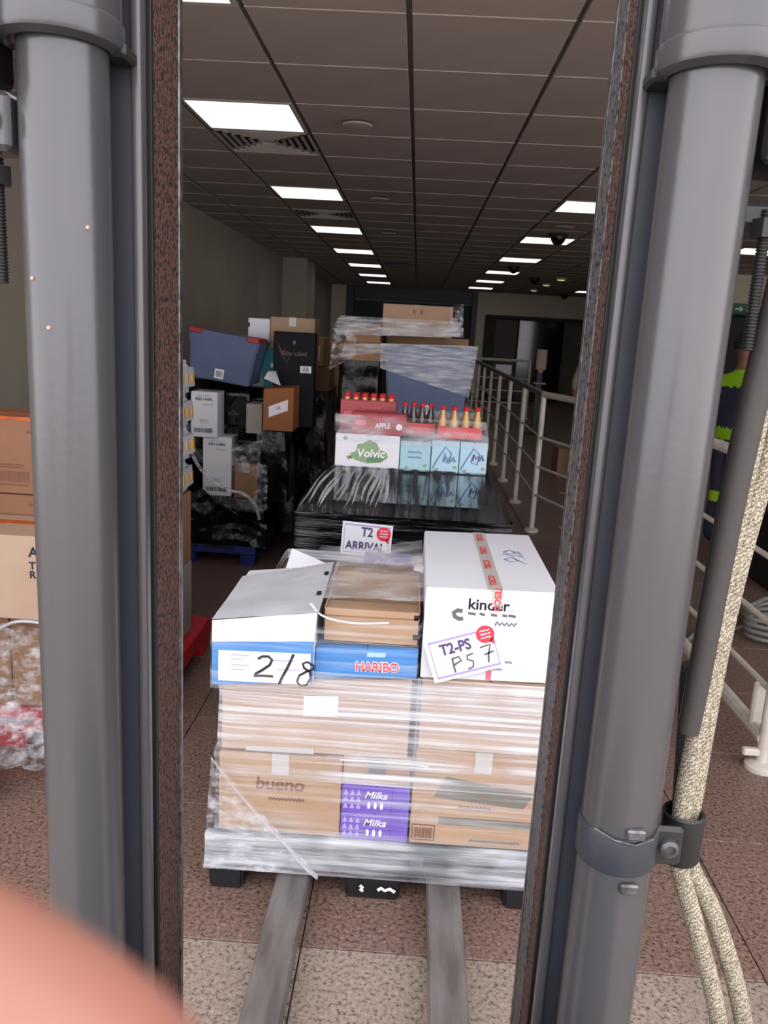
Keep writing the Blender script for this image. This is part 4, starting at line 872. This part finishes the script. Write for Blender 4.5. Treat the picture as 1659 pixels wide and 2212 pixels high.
film_thing('black_stretch_film', 'torn shiny black film around the whisky cartons on the dark blue pallet', [
    ('wrap', blob(-1.97, -.80, 5.57, 6.1, .17, .93, 3, .03), 'film_black_crisp'),
    ('crown', blob(-1.95, -.80, 5.60, 6.08, .93, 1.17, 9, .03), 'film_black_crisp'),
    ('inner_fold', blob(-1.95, -.95, 5.27, 5.56, .17, .455, 12, .012), 'film_black_crisp'),
    ('inner_fold', blob(-.995, -.80, 5.24, 5.57, .45, .928, 13, .010), 'film_black_crisp'),
    ('inner_fold', blob(-1.125, -.985, 5.29, 5.56, .70, .894, 14, .008), 'film_black_crisp'),
    ('inner_fold', blob(-1.52, -1.10, 5.47, 5.62, .92, 1.215, 15, .010), 'film_black_crisp'),
    ('torn_sheet', MB().sheet((-1.95, 5.17, .15), (-.93, 5.20, .14), (-.93, 5.22, .34), (-1.95, 5.20, .95), 36, 22, .018, 7, 4, edge=lambda u, v: (0, 0, v * (-.10 * math.sin(PI * u) + .05 * math.sin(5 * u)))), 'film_black_crisp'),
    ('side_sheet', MB().sheet((-.93, 5.21, .14), (-.86, 6.1, .16), (-.82, 6.1, .93), (-.86, 5.30, .92), 20, 20, .03, 6, 8, (1, 0, 0)), 'film_black_crisp'),
    ('torn_edge', MB().tube(pathpts([(-1.47, 5.17, .86), (-1.42, 5.155, .76), (-1.36, 5.15, .66), (-1.27, 5.15, .58), (-1.17, 5.15, .53), (-1.08, 5.16, .51), (-1.0, 5.16, .44), (-.97, 5.165, .34)]), .017, 8, flat=.45), 'film_bunch')])
film_thing('crumpled_film', 'bunch of crumpled clear film beside the sunk white carton', [('sheet', MB().sheet((-1.17, 5.20, .66), (-.99, 5.20, .62), (-.97, 5.2, .86), (-1.16, 5.2, .82), 18, 18, .04, 18, 2), 'film_crisp'),
    ('sheet', MB().sheet((-1.02, 5.17, .38), (-.93, 5.2, .40), (-.93, 5.2, .70), (-1.0, 5.18, .72), 12, 16, .035, 16, 3), 'film_crisp')])

pallet('red plastic pallet behind the dark blue one, mostly hidden by film', -1.9, -.94, 6.18, 7.30, .15, 'pallet_red', group='red plastic pallets')
film_thing('black_stretch_film', 'black film around the stack on the farther red pallet', [('wrap', blob(-1.88, -.66, 6.22, 7.25, .16, 1.10, 5, .03), 'film_black_crisp')])
for lab, b, mt in (('brown carton on top of the farther red pallet stack', (-1.0, -.66, 6.3, 6.7, 1.12, 1.30), 'kraft_dark'), ('upright brown carton with a white patch behind the black box', (-1.0, -.72, 6.35, 6.8, 1.305, 1.52), 'kraft'), ('brown carton leaning beside the far aisle', (-.95, -.62, 7.4, 7.9, .0, 1.0), 'kraft_dark'),
                   ('large dark brown carton stacked by the far pilaster', (-1.5, -.65, 8.0, 8.8, .0, .8), 'kraft_dark'), ('brown carton stacked highest by the far pilaster', (-1.5, -.60, 8.0, 8.6, .805, 1.50), 'kraft_dark')):
    c, w, d, h = carton(lab, *b, mt)
    if 'patch' in lab: obj('label', MB().plate([(w - .09, .04), (w - .03, .04), (w - .03, .16), (w - .09, .16)], -d - .001), 'paper', c)

# ================================================================== railing
RZ = (.805, .56, .32)
def pipe(mb, a, b, r): return mb.tube([a, b], r, 10)
rl = thing('railing', 'white tubular railing with round floor flanges and a grey handrail along the aisle', 'railing', (1.065, 6.75, 0))
def rp(name, mb, mat): return obj(name, mb, mat, rl, True, loc=(-1.065, -6.75, 0))
posts = [(1.065, 6.75 + 1.2 * k) for k in range(9)] + [(1.45, 5.55), (1.45, 4.25), (1.45, 2.95), (2.28, 16.55)]
for (x, y) in posts:
    po = rp('post', MB().lathe([(.024, 0), (.024, 1.15)], x, y, 0, 12), 'rail_white')
    obj('flange', MB().lathe([(.062, 0), (.062, .016), (.050, .028), (.026, .034)], x, y, 0, 20), 'rail_white', po, True)
rp('handrail', pipe(MB(), (1.065, 6.75, 1.16), (1.065, 16.45, 1.16), .026), 'rail_grey')
rp('handrail', MB().tube(pathpts([(1.065, 6.75, 1.16), (1.25, 6.2, 1.16), (1.43, 5.64, 1.16), (1.45, 5.5, 1.16), (1.45, 4.2, 1.16), (1.45, 2.95, 1.16)], 5), .026, 10), 'rail_white')
rp('handrail', MB().tube(pathpts([(1.065, 16.45, 1.16), (2.2, 16.55, 1.16), (2.27, 16.55, 1.13), (2.28, 16.55, 1.0)], 4), .026, 8), 'rail_white')
for z in RZ:
    rp('rail', pipe(MB(), (1.065, 6.75, z), (1.065, 16.45, z), .010), 'rail_white')
    rp('rail', MB().tube([(1.065, 6.75, z), (1.45, 5.55, z), (1.45, 2.95, z)], .012, 8), 'rail_white')
    rp('rail', pipe(MB(), (1.065, 16.45, z), (2.28, 16.55, z), .012), 'rail_white')
rp('base_rail', pipe(MB(), (1.45, 5.55, .125), (1.45, 2.95, .125), .030), 'rail_white')
rp('stub', MB().box(1.37, 1.45, 2.935, 2.965, .055, .085, .006), 'rail_white')
rp('stub', MB().box(1.425, 1.475, 3.04, 3.07, .10, .32, .008), 'rail_white')
o = thing('notice', 'white paper notice hung on the far end of the railing', 'notice', (1.75, 16.5, 1.02)); obj('sheet', MB().box(-.16, .16, -.002, .002, -.14, .05), 'paper', o)

# ================================================================== hand sanitiser stand, cable, dark crate
t = thing('sanitiser_stand', 'beige sanitiser dispenser on a slim dark stand behind the railing', 'stand', (2.10, 14.0, 0))
obj('pole', MB().box(-.05, .05, -.02, .02, .02, 1.1, .006), 'dark_iron', t); obj('base', MB().lathe([(.2, 0), (.2, .015), (.06, .03)], 0, 0, 0, 24), 'dark_iron', t, True)
dp = obj('dispenser', MB().box(-.085, .085, -.11, -.02, 1.10, 1.44, .02, 3), 'dispenser', t, True); obj('nozzle', MB().taper((-.02, .02, -.10, -.05), (-.05, .05, -.10, -.03), 1.05, 1.10, .004), 'dispenser', dp)
obj('drip_tray', MB().box(-.1, .1, -.15, -.01, .86, .89, .008), 'dispenser', t)
cb = MB()
pts = []
for k in range(70):
    a = k * .42; r = .26 + .035 * math.sin(k * 1.7); pts.append((2.24 + r * math.cos(a), 4.45 + r * .9 * math.sin(a), .02 + .0022 * k))
cb.tube(pathpts(pts, 3), .012, 8)
cb.tube(pathpts([(1.60, 4.30, .014), (1.75, 4.5, .014), (1.95, 4.55, .014), (2.1, 4.62, .03)], 6), .012, 8)
tag(obj('cable_coil', cb, 'cable_grey', None, True), 'coiled grey cable lying on the floor behind the railing', 'cable')
t = thing('storage_crate', 'black storage crate standing behind the railing near the coiled cable', 'crate', (2.85, 5.6, 0))
obj('body', MB().taper((-.35, .35, -.3, .3), (-.4, .4, -.33, .33), 0, .52, .012), 'pallet_black', t); obj('rim', MB().box(-.42, .42, -.35, .35, .52, .56, .008), 'pallet_black', t)
carton('low dark brown carton on the floor beyond the railing', 1.75, 2.35, 9.6, 10.0, 0, .35, 'kraft_dark')

# ================================================================== people
def skin_mesh(name, V, Edges, R, mats, pick, parent=None, levels=2, root=0):
    me = bpy.data.meshes.new(name + '_rig'); me.from_pydata([tuple(v) for v in V], Edges, []); me.update()
    o = bpy.data.objects.new(name + '_rig', me); COL.objects.link(o)
    md = o.modifiers.new('skin', 'SKIN'); md.use_smooth_shade = True
    sv = me.skin_vertices[0].data
    for i, r in enumerate(R): sv[i].radius = r if isinstance(r, tuple) else (r, r)
    sv[root].use_root = True
    sb = o.modifiers.new('sub', 'SUBSURF'); sb.levels = levels; sb.render_levels = levels
    bpy.context.view_layer.update()
    m2 = bpy.data.meshes.new_from_object(o.evaluated_get(bpy.context.evaluated_depsgraph_get()))
    bpy.data.objects.remove(o); m2.name = name
    m2.materials.clear()
    for m in mats: m2.materials.append(MATS[m])
    for p in m2.polygons:
        p.use_smooth = True; p.material_index = pick(p.center)
    ob = bpy.data.objects.new(name, m2); COL.objects.link(ob)
    if parent: ob.parent = parent
    return ob
def person(label, loc, rz, arms, mats, pick, sc=1.0):
    t = thing('person', label, 'person', loc, (0, 0, rz)); t.scale = (sc, sc, sc)
    V = [(0, 0, .95), (0, .01, 1.12), (0, 0, 1.32), (0, -.01, 1.47), (0, -.02, 1.54), (0, -.03, 1.60), (0, -.03, 1.68), (0, -.02, 1.745)]
    R = [(.15, .12), (.145, .115), (.165, .12), (.075, .07), (.055, .055), (.073, .088), (.08, .098), (.05, .06)]
    Ed = [(i, i + 1) for i in range(7)]
    for sx in (-1, 1):
        b = len(V)
        V += [(sx * .09, 0, .90), (sx * .105, -.015, .50), (sx * .11, .02, .09), (sx * .115, -.14, .035)]
        R += [.095, .065, .045, (.042, .032)]
        Ed += [(0, b), (b, b + 1), (b + 1, b + 2), (b + 2, b + 3)]
        a = len(V); V += [(sx * .19, 0, 1.40)] + [tuple(q) for q in arms[0 if sx < 0 else 1]]
        R += [.065, .048, .036, .030, .016]
        Ed += [(2, a), (a, a + 1), (a + 1, a + 2), (a + 2, a + 3), (a + 3, a + 4)]
    body = skin_mesh('body', V, Ed, R, mats, pick, t, 3)
    obj('hair', MB().lathe([(.098, 1.66), (.104, 1.70), (.098, 1.75), (.07, 1.785), (.02, 1.80)], 0, -.012, 0, 18), 'hair', t, True)
    for sx in (-1, 1):
        obj('eye', MB().lathe([(.011, 0), (.007, -.006)], sx * .032, -.118, 1.655, 8, 'y'), 'cloth_black', t)
        obj('ear', MB().lathe([(.006, -.025), (.016, 0), (.006, .025)], sx * .083, -.02, 1.645, 8), mats[2], t, True)
    obj('nose', MB().taper((-.014, .014, -.142, -.11), (-.006, .006, -.125, -.11), 1.615, 1.655, .003), mats[2], t)
    obj('mouth', MB().box(-.024, .024, -.122, -.112, 1.588, 1.596, .002), 'skin_brown', t)
    return t
def pick1(c):
    if c.z > 1.50 or (abs(c.x) > .16 and c.z < .86 and c.z > .62): return 2
    if c.z < .93: return 3 if .40 < c.z < .48 or c.z < .02 else 0
    return 3 if (1.36 < c.z or .93 < c.z < 1.03) and abs(c.x) < .30 else 1
person('person in navy workwear with bright yellow-green bands standing behind the railing', (2.56, 6.55, 0), 1.9, [[(-.23, .03, 1.12), (-.22, -.12, .92), (-.22, -.16, .84), (-.22, -.19, .75)], [(.25, .02, 1.12), (.25, -.12, .90), (.25, -.16, .83), (.25, -.20, .74)]], ['cloth_navy', 'cloth_navy', 'skin_brown', 'hi_vis'], pick1, .97)
def pick2(c):
    if c.z > 1.50 or (abs(c.x) > .24 and c.z < 1.10): return 2
    if c.z < .93: return 0
    return 1
person('person in a beige top standing far behind the railing with one arm lowered', (2.08, 9.4, 0), .2, [[(-.29, -.04, 1.18), (-.33, -.16, 1.02), (-.335, -.20, .97), (-.34, -.24, .90)], [(.26, .02, 1.13), (.28, -.06, .90), (.28, -.09, .84), (.28, -.12, .76)]], ['cloth_black', 'cloth_beige', 'skin_brown'], pick2, .98)

# the photographer's hand: a finger strays close to the lens
def camw(r, u, f): return CAM + cR * r - cD * u + cF * f
HV = [(-.125, -.075, .040), (-.110, -.030, .046)]; HR = [(.030, .020), (.030, .016)]; HE = [(0, 1)]
HV += [(-.17, -.14, .02), (-.30, -.32, -.10)]; HR += [(.029, .024), (.042, .038)]; HE += [(0, 2), (2, 3)]
fing = [[(-.092, -.009, .050), (-.046, -.0264, .0535), (-.020, -.038, .053), (-.004, -.056, .050)], [(-.098, -.022, .050), (-.058, -.040, .055), (-.032, -.062, .055), (-.016, -.084, .051)],
        [(-.104, -.044, .048), (-.070, -.064, .054), (-.047, -.086, .054), (-.033, -.106, .050)], [(-.112, -.064, .045), (-.086, -.086, .051), (-.068, -.103, .051), (-.058, -.118, .048)]]
for k, F in enumerate(fing):
    b = len(HV); HV += F; s_ = (1, 1, .95, .82)[k]
    HR += [.0105 * s_, .0100 * s_, .0092 * s_, .0072 * s_]; HE += [(1, b), (b, b + 1), (b + 1, b + 2), (b + 2, b + 3)]
b = len(HV); HV += [(-.115, -.06, .020), (-.085, -.070, -.005), (-.055, -.072, -.018), (-.034, -.070, -.022)]; HR += [.014, .012, .0105, .008]; HE += [(0, b), (b, b + 1), (b + 1, b + 2), (b + 2, b + 3)]
HW = [camw(*v) for v in HV]; base = HW[3].copy()
hd = thing('hand', 'bare hand of the photographer with one reddish finger close to the lens', 'hand', base)
skin_mesh('hand_skin', [v - base for v in HW], HE, HR, ['skin'], lambda c: 0, hd, 2)
for F in fing:
    p = camw(F[3][0], F[3][1], F[3][2] + .006) - base
    obj('fingernail', MB().lathe([(.005, -.001), (.0045, .0012)], p.x, p.y, p.z, 10, 'y'), 'nail', hd, True)
